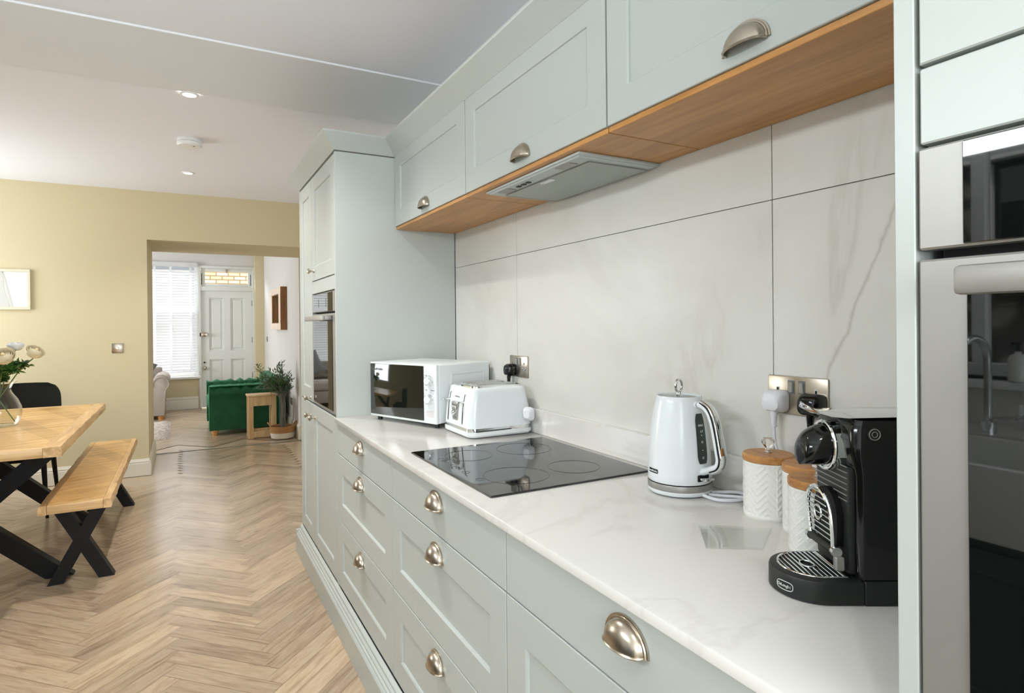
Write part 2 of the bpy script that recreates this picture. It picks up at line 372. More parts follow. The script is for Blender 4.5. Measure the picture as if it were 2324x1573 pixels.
# ------------------------------------------------------------------ structure
b = MB(); b.box(-2.5, 1.3, -1.9, YB2, -.06, -.004); b.box(-3.2, 1.3, YB2, 11.1, -.06, -.004)
b.mi = 0
uvl = b.bm.loops.layers.uv.new('UVMap'); cl_ = b.bm.loops.layers.float_color.new('rnd')
pw, n_ = .08, 6; L_ = pw*n_; s2 = math.sqrt(.5)
def plank(i, j, du, dv):
    u0, v0, u1, v1 = i*pw, j*pw, (i+du)*pw, (j+dv)*pw; g = .0006
    cs = [(u0+g, v0+g), (u1-g, v0+g), (u1-g, v1-g), (u0+g, v1-g)]
    ws = [((a-c_)*s2+.31, (a+c_)*s2) for a, c_ in cs]
    cx = sum(p[0] for p in ws)/4; cy = sum(p[1] for p in ws)/4
    if cy < YB2:
        if not (-2.3 < cx < 1.12 and -1.7 < cy): return
        if cy < 2.2 and cx < -1.36: return
        if cy > YB-.25 and cx < -.12: return
    elif not (-2.9 < cx < 1.05 and YB2+.25 < cy < 10.85): return
    rn = (random.random(), random.random(), random.random(), 1)
    f = b.bm.faces.new([b.bm.verts.new((p[0], p[1], 0)) for p in ws]); f.material_index = 0
    uvs = [(0, 0), (L_, 0), (L_, pw), (0, pw)] if du > dv else [(0, 0), (0, pw), (L_, pw), (L_, 0)]
    if du <= dv: uvs = [(0, 0), (0, pw), (L_, pw), (L_, 0)]
    for lp, q in zip(f.loops, uvs): lp[uvl].uv = q; lp[cl_] = rn
for i in range(-70, 150):
    for j in range(-70, 150):
        y = (i+j)*pw*s2
        if not -2.2 < y < 11.3: continue
        k = (i-j) % (2*n_)
        if k == 0: plank(i, j, n_, 1)
        elif k == 2*n_-1: plank(i, j, 1, n_)
struct('floor', b, 'floor')
b = MB(); b.box(-3.3, 1.4, -2.0, 11.2, CEIL, CEIL+.15); struct('ceiling', b, 'ceil')
b = MB(); b.box(-2.4, XW-.002, 2.86, 3.54, CEIL-.009, CEIL, .001, 1); struct('trim_1', b, 'band')
b = MB(); b.box(XW+.013, 1.34, -1.9, YB, -.05, CEIL+.02); struct('wall_right', b, 'white_wall')
b = MB()   # thick wall between the rooms, with the opening
b.box(-3.3, -.30, YB, YB2, -.05, CEIL+.02); b.box(-.30, 1.34, YB, YB2, 2.13, CEIL+.02); b.box(1.21, 1.34, YB, YB2, -.05, 2.13)
struct('wall_back', b, 'yellow')
b = MB()   # kitchen left wall, opened for the sink window
wy0, wy1, wz0, wz1 = .35, 1.75, 1.1, 2.15; WL = -1.6
b.box(WL-.25, WL, -1.9, wy0, -.05, CEIL+.02); b.box(WL-.25, WL, wy1, 2.35, -.05, CEIL+.02)
b.box(WL-.25, WL, wy0, wy1, -.05, wz0); b.box(WL-.25, WL, wy0, wy1, wz1, CEIL+.02)
b.box(-2.5, WL-.25, 2.2, 2.35, -.05, CEIL+.02)
struct('wall_left', b, 'white_wall')
b = MB()   # dining left wall with glazed door opening
b.box(-2.55, -2.4, 2.35, 4.8, -.05, CEIL+.02); b.box(-2.55, -2.4, 6.2, YB, -.05, CEIL+.02); b.box(-2.55, -2.4, 4.8, 6.2, 2.2, CEIL+.02); b.box(-2.55, -2.4, 4.8, 6.2, -.05, .95)
struct('wall_dining', b, 'yellow')
b = MB()   # near wall behind the camera, with garden door opening
b.box(-1.85, -1.35, -1.95, -1.8, -.05, CEIL+.02); b.box(1.05, 1.34, -1.95, -1.8, -.05, CEIL+.02); b.box(-1.35, 1.05, -1.95, -1.8, 2.2, CEIL+.02)
struct('wall_near', b, 'white_wall')
# lounge
YF = 11.0; XL = 1.17
b = MB(); b.box(XL, XL+.15, YB2, YF+.2, -.05, CEIL+.02); struct('wall_lounge_right', b, 'lounge_wall')
b = MB(); b.box(-3.3, -3.15, YB2, YF+.2, -.05, CEIL+.02); struct('wall_lounge_left', b, 'lounge_wall')
b = MB()   # front wall, opened for the window and the door with its transom
b.box(-3.2, -1.7, YF, YF+.2, -.05, CEIL+.02); b.box(-1.7, .19, YF, YF+.2, -.05, .5); 
b.box(1.04, XL+.1, YF, YF+.2, -.05, CEIL+.02); b.mi = 1; b.box(.19, 1.04, YF, YF+.2, 2.33, CEIL+.02)
b.box(-1.7, .19, YF-.001, YF+.2, 2.372, CEIL+.02)
struct('wall_front', b, ['yellow', 'lounge_wall'])
b = MB(); b.box(1.03, XL-.001, YF-.16, YF, .0, CEIL); struct('trim_2', b, 'yellow')   # narrow pier beside the door
b = MB(); b.box(-.30, 1.2, YB2-.04, YB2-.02, .0, .004, .001, 1); struct('trim_3', b, 'grout')
def skirt(name, p0, p1, nrm, h=.15, t=.018):
    """moulded skirting from p0 to p1, thickness towards nrm"""
    prof = [(0, 0), (t, 0), (t, h*.74), (t*.8, h*.78), (t*.95, h*.84), (t*.5, h*.95), (t*.35, h), (0, h)]
    R_ = [[(p[0]+nrm[0]*a, p[1]+nrm[1]*a, z) for a, z in prof] for p in (p0, p1)]
    b = MB(); b.rings(R_); return struct(name, b, 'trimw', 30)
skirt('baseboard_back', (-2.4, YB), (-.30, YB), (0, -1)); skirt('baseboard_opening', (-.30, YB-.018), (-.30, YB2), (1, 0))
skirt('baseboard_front', (-1.7, YF), (.18, YF), (0, -1), .2); skirt('baseboard_lounge_right', (XL, YB2), (XL, YF-.16), (-1, 0), .17)
skirt('baseboard_lounge_left', (-3.15, YB2), (-3.15, YF), (1, 0), .17)
# windows and doors of the shell
def window(name, plane, at, a0, a1, z0, z1, bars, d0=.03, d1=.10, fw=.055):
    """casement: plane 'X' (wall across x) or 'Y'"""
    b = MB()
    def bx(u0, u1, w0, w1, e=0):
        if plane == 'X': b.box(at+d0+e, at+d1-e, u0, u1, w0, w1, .004, 1)
        else: b.box(u0, u1, at+d0+e, at+d1-e, w0, w1, .004, 1)
    bx(a0, a0+fw, z0, z1); bx(a1-fw, a1, z0, z1); bx(a0+fw, a1-fw, z0, z0+fw); bx(a0+fw, a1-fw, z1-fw, z1)
    for k, q in bars:
        if k == 'v': bx(q-fw/2, q+fw/2, z0+fw, z1-fw, .01)
        else: bx(a0+fw, a1-fw, q-fw/2, q+fw/2, .01)
    o = struct(name, b, 'upvc', 30)
    g = MB(); mid = (d0+d1)/2
    if plane == 'X': g.box(at+mid-.003, at+mid+.003, a0+fw*.8, a1-fw*.8, z0+fw*.8, z1-fw*.8)
    else: g.box(a0+fw*.8, a1-fw*.8, at+mid-.003, at+mid+.003, z0+fw*.8, z1-fw*.8)
    g.build('pane', 'win', o, 0); return o
window('window_1', 'Y', YF, -1.7, .19, .53, 2.37, [('h', 1.62), ('v', -.75)], .06, .13)
window('window_2', 'X', WL-.25, wy0, wy1, wz0, wz1, [('v', .82), ('v', 1.28)], .02, .09)
window('window_4', 'X', -2.55, 4.8, 6.2, .95, 2.2, [('v', 5.5)], .04, .11, .06)
window('door_2', 'Y', -1.95, -1.35, 1.05, 0, 2.2, [('v', -.15)], .04, .11, .08)
b = MB(); b.box(-1.75, .215, YF-.05, YF+.07, .49, .53, .008); struct('trim_4', b, 'upvc', 30)    # lounge window board
b = MB(); b.box(WL-.17, WL+.06, wy0-.04, wy1+.04, wz0-.03, wz0, .006); struct('trim_5', b, 'upvc', 30)
b = MB(); b.box(.19, .225, YF-.03, YF+.12, 0, 2.33, .004); b.box(1.0, 1.04, YF-.03, YF+.12, 0, 2.33, .004)
b.box(.225, 1.0, YF-.03, YF+.12, 2.29, 2.33, .004); b.box(.225, 1.0, YF-.02, YF+.12, 1.92, 1.985, .004)
struct('trim_6', b, 'door_white', 30)
# transom light
b = MB(); b.box(.23, .29, YF+.0, YF+.05, 1.99, 2.285, .004); b.box(.935, .995, YF+.0, YF+.05, 1.99, 2.285, .004); b.box(.29, .935, YF, YF+.05, 1.99, 2.035, .004); b.box(.29, .935, YF, YF+.05, 2.24, 2.285, .004)
o = struct('window_3', b, 'door_white', 30)
g = MB(); g.box(.28, .945, YF+.02, YF+.026, 2.03, 2.25); g.build('pane', 'win', o, 0)
g = MB(); g.box(.59, .63, YF-.02, YF, 2.245, 2.28, .003); g.box(.6, .62, YF-.03, YF-.01, 2.215, 2.25, .003); g.build('catch', 'nickel', o)
for xx in (.24, .975):
    g = MB(); g.tube([(xx, YF-.015, 2.02), (xx, YF-.03, 2.03), (xx, YF-.03, 2.19), (xx, YF-.015, 2.2)], .005, 6); g.build('stay', 'black', o)
# front door, four panels
def panel_door(x0, x1, y, z0, z1):
    b = MB(); w_ = x1-x0; st = .115
    b.box(x0, x1, y+.030, y+.045, z0, z1)
    mid = (x0+x1)/2
    rails = [(z0, z0+.2), (.79, .93), (z1-.11, z1)]
    for a, c_ in ((x0, x0+st), (mid-.05, mid+.05), (x1-st, x1)): b.box(a, c_, y, y+.032, z0, z1, .001, 1)
    for a, c_ in rails: b.box(x0+st, mid-.05, y, y+.032, a, c_, .001, 1); b.box(mid+.05, x1-st, y, y+.032, a, c_, .001, 1)
    for a, c_ in ((x0+st, mid-.05), (mid+.05, x1-st)):
        for e, f in ((z0+.2, .79), (.93, z1-.11)):
            cx, cz, hx, hz = (a+c_)/2, (e+f)/2, (c_-a)/2, (f-e)/2
            R_ = []
            for ins, dy in ((0, .0003), (.003, .010), (.014, .012), (.018, .027), (.034, .028), (.05, .018)):
                R_.append([(cx+sx*(hx-ins), y+dy, cz+sz*(hz-ins)) for sx, sz in ((-1, -1), (1, -1), (1, 1), (-1, 1))])
            b.rings(R_, True, 'end')
    return b
d1 = struct('door_1', panel_door(.228, .998, YF+.01, .01, 1.917), 'door_white', 20)
b = MB(); b.box(.2, .30, YF-.03, YF+.012, 1.17, 1.235, .004); b.box(.25, .33, YF-.045, YF-.02, 1.19, 1.215, .003); b.cyl((.30, YF-.05, 1.2), (.30, YF-.02, 1.2), .018); b.build('night_latch', 'nickel', d1)
b = MB(); b.cyl((.275, YF-.004, .655), (.275, YF+.012, .655), .03); b.lathe([(.006, 0), (.012, .005), (.026, .02), (.03, .035), (.02, .05), (0.001, .053)], mtx=Matrix.Translation((.275, YF, .655)) @ Matrix.Rotation(PI/2, 4, 'X'), n=20); b.build('door_knob', 'nickel', d1)
b = MB(); b.cyl((.27, YF-.006, .745), (.27, YF+.012, .745), .014); b.build('keyhole_cover', 'black', d1)
for zz in (.5, 1.1, 1.72):
    b = MB(); b.box(.985, 1.008, YF-.006, YF+.012, zz-.045, zz+.045, .002, 1); b.build('hinge', 'steel', d1)

# outside
o = MB(); o.box(-14, .32, 16.1, 16.3, -.399, 6); single(o, 'rendered_house_wall', flat('grey_render', (112, 116, 122), .9), 'grey rendered house wall glimpsed between the blind slats', 'wall', (-7, 16.1, -.399), smooth=0)
o = MB(); o.box(.33, 14, 16, 16.3, -.399, 6); single(o, 'stone_house_wall', 'brick', 'sunlit honey sandstone wall seen through the glass above the front door', 'wall', (3, 16, -.399), smooth=0)
o = MB(); o.box(-40, 40, -25, 40, -.5, -.4); single(o, 'paving', 'paving', 'grey paving outside the house', 'paving', (0, 0, -.5), smooth=0)
hs = thing('neighbour_house', 'rubble stone neighbouring house mirrored in the oven glass, with a white sash window', 'house', (-5.2, 2.6, -.4))
b = MB(); b.box(-5.6, -5.2, -1.5, 1.85, -.4, 5.5); b.box(-5.6, -5.2, 2.75, 6, -.4, 5.5); b.box(-5.6, -5.2, 1.85, 2.75, -.4, 1.65); b.box(-5.6, -5.2, 1.85, 2.75, 2.75, 5.5); b.build('stone_wall', 'stone', hs, 0)
b = MB(); b.box(-5.25, -5.1, 1.75, 2.85, 2.75, 2.87, .01); b.box(-5.2, -5.02, 1.68, 2.92, 2.87, 2.93, .01); b.box(-5.25, -5.1, 1.75, 2.85, 1.58, 1.65, .01)
b.box(-5.3, -5.24, 1.85, 1.93, 1.65, 2.75, .005); b.box(-5.3, -5.24, 2.67, 2.75, 1.65, 2.75, .005); b.box(-5.3, -5.24, 2.26, 2.34, 1.65, 2.75, .005); b.build('window_frame', 'upvc', hs, 0)
b = MB(); b.box(-5.34, -5.33, 1.85, 2.75, 1.65, 2.75); b.build('window_pane', 'ovenglass', hs, 0)

# ------------------------------------------------------------------ kitchen run
def shaker(b, y0, y1, z0, z1, fr=.08, x=FX, t=.02, rec=.007, slab=False, frz=None):
    """door or drawer front whose face is the plane X=x, looking to -X"""
    if slab: b.box(x+.0005, x+t, y0, y1, z0, z1, .0015, 1); return b
    fz = frz or fr
    R_ = []
    for ins_y, ins_z, d in ((0, 0, t), (0, 0, .0015), (.0015, .0015, 0), (fr-.003, fz-.003, 0), (fr+.002, fz+.002, .003), (fr+.003, fz+.003, rec), (fr+.02, fz+.02, rec)):
        R_.append([(x+d, yy, zz) for yy, zz in ((y0+ins_y, z0+ins_z), (y1-ins_y, z0+ins_z), (y1-ins_y, z1-ins_z), (y0+ins_y, z1-ins_z))])
    b.rings(R_, True, True)
    return b
def cup(parent, y, z, x=FX):
    b = MB(); nt, nf = 24, 8; a_, ry, rz = .027, .046, .040
    for sc in (1.0, .93):
        R_ = []
        for j in range(nf+1):
            ph = PI/2*j/nf
            R_.append([(x-.001-a_*sc*(math.sin(ph)**.8)*math.sin(PI*i/nt)**.7, y-ry*sc*math.cos(PI*i/nt)*(1-.06*math.sin(ph)), z+rz*sc*math.cos(ph)*math.sin(PI*i/nt)) for i in range(nt+1)])
        b.rings(R_, False, False)
    # flange against the face and bead round the rim
    fl = [[(x-.0035, y-(ry+e)*math.cos(PI*i/nt), z+(rz+e)*math.sin(PI*i/nt)) for i in range(nt+1)] for e in (-.003, .006)]
    b.rings(fl, False, False); b.rings([fl[1], [(x, p[1], p[2]) for p in fl[1]]], False, False)
    b.tube([(x-.001-a_*math.sin(PI*i/nt)**.7, y-ry*.94*math.cos(PI*i/nt), z) for i in range(nt+1)], .0022, 6)
    b.tube([(x-.004, y-(ry+.001)*math.cos(PI*i/nt), z+(rz+.001)*math.sin(PI*i/nt)) for i in range(nt+1)], .0022, 6)
    return b.build('cup_handle', 'nickel', parent, 50)
def knob(parent, y, z, x=FX):
    b = MB(); b.lathe([(.009, 0), (.0085, .003), (.005, .006), (.0045, .018), (.009, .023), (.0145, .027), (.015, .031), (.010, .035), (.001, .037)], n=20, mtx=Matrix.Translation((x, y, z)) @ Matrix.Rotation(-PI/2, 4, 'Y'))
    return b.build('knob', 'nickel', parent, 40)
Y0, YU1, YU2, YG = 2.763, 1.947, 1.136, .328
G = .0018
def drawer_unit(ya, yb, label):
    t = thing('base_cabinet', label, 'cabinet', (.9, (ya+yb)/2, 0), 0, 'base cabinets under the worktop')
    b = MB(); b.box(FX+.021, 1.17, ya+.001, yb-.001, .1, .899); b.build('carcass', 'cab', t, 0)
    for z0, z1, hz, slab in ((.763, .893, .838, True), (.466, .760, .695, False), (.168, .463, .398, False)):
        b = MB(); shaker(b, ya+G, yb-G, z0, z1, .082, slab=slab); d = b.build('drawer', 'cab', t, 20)
        cup(d, (ya+yb)/2, hz)
    return t
drawer_unit(YU1, Y0-.003, 'grey-green drawer unit under the microwave end of the worktop, beside the tall cabinets')
drawer_unit(YU2, YU1, 'grey-green drawer unit in the middle of the run, under the hob')
drawer_unit(YG+.003, YU2, 'grey-green drawer unit nearest the camera, below the kettle and coffee machine')
# plinth with moulded top
prof = [(.59, 0), (.566, 0), (.566, .105), (.570, .112), (.574, .116), (.574, .122), (.580, .128), (.580, .134), (.587, .142), (.587, .150), (.594, .158), (.597, .160), (.6, .160)]
b = MB(); b.rings([[(a, y, z) for a, z in prof] for y in (-1.0, 3.72)]); b.box(.566, .59, 3.72, 3.74, 0, .13)
single(b, 'plinth', 'cab', 'grey-green moulded skirting along the foot of the kitchen cabinets', 'plinth', (.58, 1.5, 0), smooth=25)
b = MB(); b.box(.588, XW-.001, YG+.001, Y0-.002, .9, WT, .003, 2)
single(b, 'worktop', 'quartz', 'white veined quartz worktop running along the tiled wall', 'worktop', (.9, 1.5, .9), smooth=25)
b = MB(); b.box(XW-.018, XW-.001, YG+.001, Y0-.002, WT, 1.012, .0015, 1)
single(b, 'worktop_upstand', 'quartz', 'low white quartz upstand behind the worktop', 'upstand', (XW-.01, 1.5, WT), smooth=0)
# splashback
b = MB()
ys = [-.288, .921, 2.133, 3.345]; zs = [.42, 1.62, 2.82]
for a, c_ in zip(ys[:-1], ys[1:]):
    for e, f in ((1.0, 1.619), (1.621, 1.80)):
        y0_, y1_ = max(a+.0012, YG), min(c_-.0012, Y0)
        if y1_ > y0_: b.box(XW, XW+.010, y0_, y1_, e, f, .0005, 1)
b.mi = 1; b.box(XW+.004, XW+.0125, YG, Y0, .93, 1.80)
single(b, 'splashback', ['marble', 'grout'], 'large veined marble-look tiles on the wall above the worktop', 'tiles', (XW, 1.5, 1.0), smooth=0)

def oven(y0, y1, group=None, label=''):
    t = thing('built_in_oven', label, 'oven', (.85, (y0+y1)/2, .92))
    b = MB(); b.box(FX+.022, 1.1, y0+.01, y1-.01, .925, 1.495); b.build('casing', 'dark', t, 0)
    b = MB(); b.box(FX-.001, FX+.02, y0, y1, 1.405, 1.499, .002, 1); f = b.build('control_panel', 'steel', t)
    b = MB(); b.box(FX-.003, FX+.0, y0+.037, y1-.037, 1.407, 1.497, .001, 1); b.build('glass_panel', 'ovenglass', f, 0)
    for k in (-1, 1):
        b = MB(); b.box(FX-.0045, FX-.003, (y0+y1)/2+k*.09-.002, (y0+y1)/2+k*.09+.002, 1.43, 1.472); b.build('indicator', 'print', f, 0)
    b = MB(); b.box(FX-.001, FX+.02, y0, y1, .927, 1.396, .002, 1); d = b.build('door', 'steel', t)
    b = MB(); b.box(FX-.004, FX-.0005, y0+.04, y1-.04, .94, 1.385, .001, 1); b.build('glass_panel', 'ovenglass', d, 0)
    b = MB(); b.box(FX-.05, FX-.034, y0+.05, y1-.05, 1.361, 1.385, .004); 
    for yy in (y0+.075, y1-.075): b.box(FX-.036, FX-.002, yy-.012, yy+.012, 1.363, 1.383, .003)
    b.build('handle', 'steel', d)
    return t
def tall(y0, y1, doors, label, gables, top=2.13, name='tall_cabinet'):
    t = thing(name, label, 'cabinet', (.9, (y0+y1)/2, 0))
    b = MB(); b.box(FX+.021, 1.17, y0+.02, y1-.002, .12, top); b.build('carcass', 'cab', t, 0)
    for g_ in gables: b = MB(); b.box(FX-.0, XW-.003, g_[0], g_[1], 0.0, top, .001, 1); b.build('end_panel', 'cab', t, 0)
    for kind, a, c_, z0, z1, ky, kz in doors:
        b = MB(); shaker(b, a+G, c_-G, z0, z1, .075, slab=(kind == 'filler_panel')); d = b.build(kind, 'cab', t, 20)
        if ky is not None: knob(d, ky, kz)
    return t
YM = 3.335; YE = 3.70
o1 = tall(Y0, YM, [('door', Y0+.022, YM, 1.575, 2.125, 3.27, 1.625), ('filler_panel', Y0+.022, YM, 1.506, 1.571, None, 0), ('door', Y0+.022, YM, .166, .915, 3.28, .85)],
     'tall grey-green oven cabinet with flat side panel, at the far end of the worktop', [(Y0, Y0+.019)])
# carcass must leave room for the oven
for ch in [k for k in bpy.data.objects if k.parent == o1 and k.name.startswith('carcass')]:
    bpy.data.objects.remove(ch)
b = MB(); b.box(FX+.021, 1.17, Y0+.02, YM-.002, .12, .922); b.box(FX+.021, 1.17, Y0+.02, YM-.002, 1.5, 2.13); b.box(1.13, 1.17, Y0+.02, YM-.002, .92, 1.5); b.build('carcass', 'cab', o1, 0)
tall(YM, YE, [('door', YM, YE-.002, .925, 2.125, 3.40, .945), ('door', YM, YE-.002, .166, .915, 3.405, .85)],
     'tall narrow grey-green larder cabinet at the far end, beyond the far oven', [(YE-.001, YE+.018)])
oven(Y0+.024, YM-.004, label='built-in oven in the far tall cabinet, its glass door mirroring the lounge sofa')
YN = -.29
o2 = tall(YN, YG, [('door', YN+.02, YG-.021, 1.577, 2.5, None, 0), ('filler_panel', YN+.02, YG-.021, 1.503, 1.573, None, 0), ('door', YN+.02, YG-.021, .166, .915, None, 0)],
     'tall pale grey oven cabinet at the right edge of the picture, nearest the camera', [(YG-.0185, YG)], top=2.5)
for ch in [k for k in bpy.data.objects if k.parent == o2 and k.name.startswith('carcass')]:
    bpy.data.objects.remove(ch)
b = MB(); b.box(FX+.021, 1.17, YN+.02, YG-.02, .12, .922); b.box(FX+.021, 1.17, YN+.02, YG-.02, 1.5, 2.5); b.box(1.13, 1.17, YN+.02, YG-.02, .92, 1.5); b.build('carcass', 'cab', o2, 0)
oven(YN+.022, YG-.0215, label='built-in black glass oven with steel bar handle at the right edge of the picture')

# wall cabinets
UX, UZ0, UZ1 = .88, 1.803, 2.155
def wallcab(ya, yb, label):
    t = thing('wall_cabinet', label, 'cabinet', (1.03, (ya+yb)/2, UZ0), 0, 'wall cabinets above the splashback')
    b = MB(); b.box(UX+.021, XW-.002, ya+.0005, yb-.0005, UZ0+.002, UZ1); b.build('carcass', 'cab', t, 0)
    b = MB(); b.box(UX+.006, XW-.002, ya+.0003, yb-.0003, UZ0-.012, UZ0+.001, .001, 1); b.build('base_panel', 'oakpanel', t, 0)['label'] = 'oak veneered underside'
    b = MB(); shaker(b, ya+G, yb-G, UZ0+.002, UZ1, .075, x=UX); d = b.build('door', 'cab', t, 20); cup(d, (ya+yb)/2, 1.828, UX)
    return t
wallcab(YU1+.003, Y0-.003, 'grey-green wall cabinet farthest away, against the tall cabinet side')
wallcab(YU2, YU1, 'grey-green wall cabinet in the middle, above the extractor hood')
wallcab(YG+.003, YU2-.003, 'grey-green wall cabinet nearest the camera, with the large cup handle near the top edge')
# cornice
def cornice_path(path):
    """path: list of inner (cabinet face) points; outward offset is to the left of travel"""
    prof = [(-.02, 0), (.001, 0), (.004, .004), (.060, .062), (.062, .066), (.062, .071), (.058, .071), (-.02, .02)]
    P = [Vector(p) for p in path]; R_ = []
    for i, p in enumerate(P):
        if i == 0: d = (P[1]-P[0]).normalized(); nn = Vector((-d.y, d.x)); k = 1
        elif i == len(P)-1: d = (P[-1]-P[-2]).normalized(); nn = Vector((-d.y, d.x)); k = 1
        else:
            d0 = (P[i]-P[i-1]).normalized(); d1_ = (P[i+1]-P[i]).normalized()
            n0 = Vector((-d0.y, d0.x)); n1_ = Vector((-d1_.y, d1_.x)); nn = (n0+n1_).normalized(); k = 1/max(.3, nn.dot(n0))
        R_.append([(p.x+nn.x*a*k, p.y+nn.y*a*k, z) for a, z in prof])
    return R_
ZC = 2.13
b = MB()
R_ = cornice_path([(UX, YG+.001), (UX, Y0), (FX, Y0), (FX, YE+.018), (1.18, YE+.018)])
dz = [0.0]*5
zz = [UZ1-.022, UZ1-.022, ZC, ZC, ZC]
R_ = [[(p[0], p[1], p[2]+z0) for p in r] for r, z0 in zip(R_, [2.137]*5)]
b.rings(R_); single(b, 'cornice', 'cab', 'angled grey-green cornice along the top of the wall and tall cabinets', 'cornice', (FX, Y0, 2.13), smooth=15)

# hob
t = thing('induction_hob', 'black glass induction hob set in the white worktop', 'hob', (.888, 1.575, WT))
HX0, HX1, HY0, HY1 = .640, 1.140, 1.286, 1.864
b = MB(); b.box(HX0, HX1, HY0, HY1, WT+.0005, WT+.0055, .0015, 2); b.build('glass_plate', 'hobglass', t, 0)
for k in range(4):
    b = MB(); yy = 1.44+k*.09; b.tube([(HX0+.045+.012*math.cos(a*PI/8), yy+.012*math.sin(a*PI/8), WT+.0058) for a in range(16)], .0005, 4, True); b.build('touch_control', 'print', t, 0)
for cx, cy, r in ((.98, 1.72, .09), (.98, 1.43, .075), (.78, 1.72, .075), (.79, 1.43, .09)):
    b = MB(); b.tube([(cx+r*math.cos(a*PI/24), cy+r*math.sin(a*PI/24), WT+.0055) for a in range(48)], .0006, 4, True)
    b.build('zone_mark', 'blackmatt', t, 0)
# hood
t = thing('extractor_hood', 'silver grey extractor hood set into the oak underside above the hob', 'hood', (1.05, 1.56, UZ0))
X0_, X1_, Y0_, Y1_, Z_ = .906, 1.186, 1.285, 1.835, UZ0-.012
b = MB(); b.box(X0_, X1_, Y0_, Y1_, Z_-.008, Z_+.0, .003, 2); b.box(X0_+.008, X1_-.01, Y0_+.012, Y1_-.012, Z_-.012, Z_-.006, .002, 1); b.build('canopy', 'hoodgrey', t)
b = MB(); b.box(.965, 1.170, Y0_+.035, Y1_-.035, Z_-.0145, Z_-.011, .0015, 1); f = b.build('filter_panel', flat('hood_filter', (168, 176, 170), .5, .2), t)
b = MB()
for q in (.965, 1.170): b.box(q-.001, q+.001, Y0_+.035, Y1_-.035, Z_-.0155, Z_-.0135)
for q in (Y0_+.035, Y1_-.035): b.box(.965, 1.170, q-.001, q+.001, Z_-.0155, Z_-.0135)
b.build('filter_edge', 'steel', f, 0)
b = MB(); b.box(.972, .99, 1.53, 1.59, Z_-.0175, Z_-.013, .002, 1); b.build('filter_latch', 'appl', f)
for q in (1.39, 1.74):
    b = MB(); b.box(.92, .955, q-.035, q+.035, Z_-.0145, Z_-.011, .003, 1); b.build('lamp_cover', 'steel', t)
b = MB(); b.box(.925, .95, 1.585, 1.675, Z_-.0135, Z_-.011, .002, 1); s_ = b.build('switch_panel', 'hoodgrey', t)
for q in (1.60, 1.63, 1.66): b = MB(); b.box(.930, .945, q-.009, q+.009, Z_-.0165, Z_-.012, .002, 1); b.build('switch', 'blackmatt', s_)

# sockets
def socket(y, z, label):
    t = thing('double_socket', label, 'socket', (XW, y, z), 0, 'double sockets on the tiled wall'); x = XW
    b = MB(); b.box(x-.006, x-.0003, y-.074, y+.074, z-.043, z+.043, .003, 2); b.build('plate', 'nickel', t)
    for k in (-1, 1):
        b = MB(); b.box(x-.0068, x-.0055, y+k*.013-.0085, y+k*.013+.0085, z+.003, z+.034, .0003, 1); q = b.build('switch_surround', 'print', t, 0)
        b = MB(); b.box(x-.011, x-.006, y+k*.013-.006, y+k*.013+.006, z+.006, z+.031, .002, 1); b.build('switch', 'steel', t)
        for dy, dz_, w2, h2 in ((0, .012, .0025, .004), (-.011, -.012, .004, .0025), (.011, -.012, .004, .0025)):
            b = MB(); b.box(x-.0066, x-.0058, y+k*.047+dy-w2-.0015, y+k*.047+dy+w2+.0015, z+dz_-h2-.0015, z+dz_+h2+.0015); b.mi = 1
            b.box(x-.0068, x-.0062, y+k*.047+dy-w2, y+k*.047+dy+w2, z+dz_-h2, z+dz_+h2); b.build('pin_hole', ['whiteprint', 'dark'], t, 0)
    return t
socket(2.116, 1.166, 'brushed nickel double socket behind the toaster')
socket(.858, 1.174, 'brushed nickel double socket between the kettle and the coffee machine')
def plug(y, z, mat, label, cable, mat2=None, dx=0):
    x = XW-.007-dx; t = thing('power_plug', label, 'plug', (x, y, z))
    mt = Matrix.Translation((x, y, z)) @ Matrix.Rotation(-PI/2, 4, 'Y')
    b = MB(); secs = [(0, 0, .024, .026, .012, .0), (0, 0, .025, .027, .013, .010), (0, .0, .0235, .0255, .014, .022), (-.001, 0, .019, .021, .014, .032), (-.001, 0, .012, .014, .011, .036)]
    loft(b, secs, 6, mt); b.build('body', mat, t)
    b = MB(); b.tube([(x-.016, y, z-.018), (x-.018, y, z-.034), (x-.018, y, z-.046), (x-.018, y, z-.058)], [.0095, .0075, .006, .0045], 12)
    for q in (.036, .042, .048, .054): b.tube([(x-.018, y, z-q), (x-.018, y, z-q-.003)], .0068, 12)
    b.build('cable_grip', mat, t)
    if cable: b = MB(); b.tube(bez(cable, 10), .0036, 10); b.build('cable', mat2 or mat, t)
    return t
plug(2.163, 1.150, 'blackgloss', 'black plug in the socket behind the toaster', [(XW-.025, 2.163, 1.095), (XW-.025, 2.165, 1.05), (XW-.03, 2.18, 1.0), (XW-.06, 2.2, .935), (XW-.04, 2.24, .926)])
plug(.902, 1.160, 'cord', 'white kettle plug in the socket above the canisters', [(XW-.025, .902, 1.105), (XW-.025, .900, 1.07), (XW-.023, .893, 1.03), (XW-.030, .905, .98), (XW-.034, .945, .935), (XW-.06, 1.0, .925), (XW-.09, 1.035, .925)])
plug(.812, 1.160, 'blackgloss', 'black coffee machine plug in the socket, right of the white plug', [(XW-.025, .812, 1.105), (XW-.024, .806, 1.07), (XW-.03, .795, 1.0), (XW-.06, .76, .93), (XW-.05, .65, .926), (XW-.08, .5, .926)])
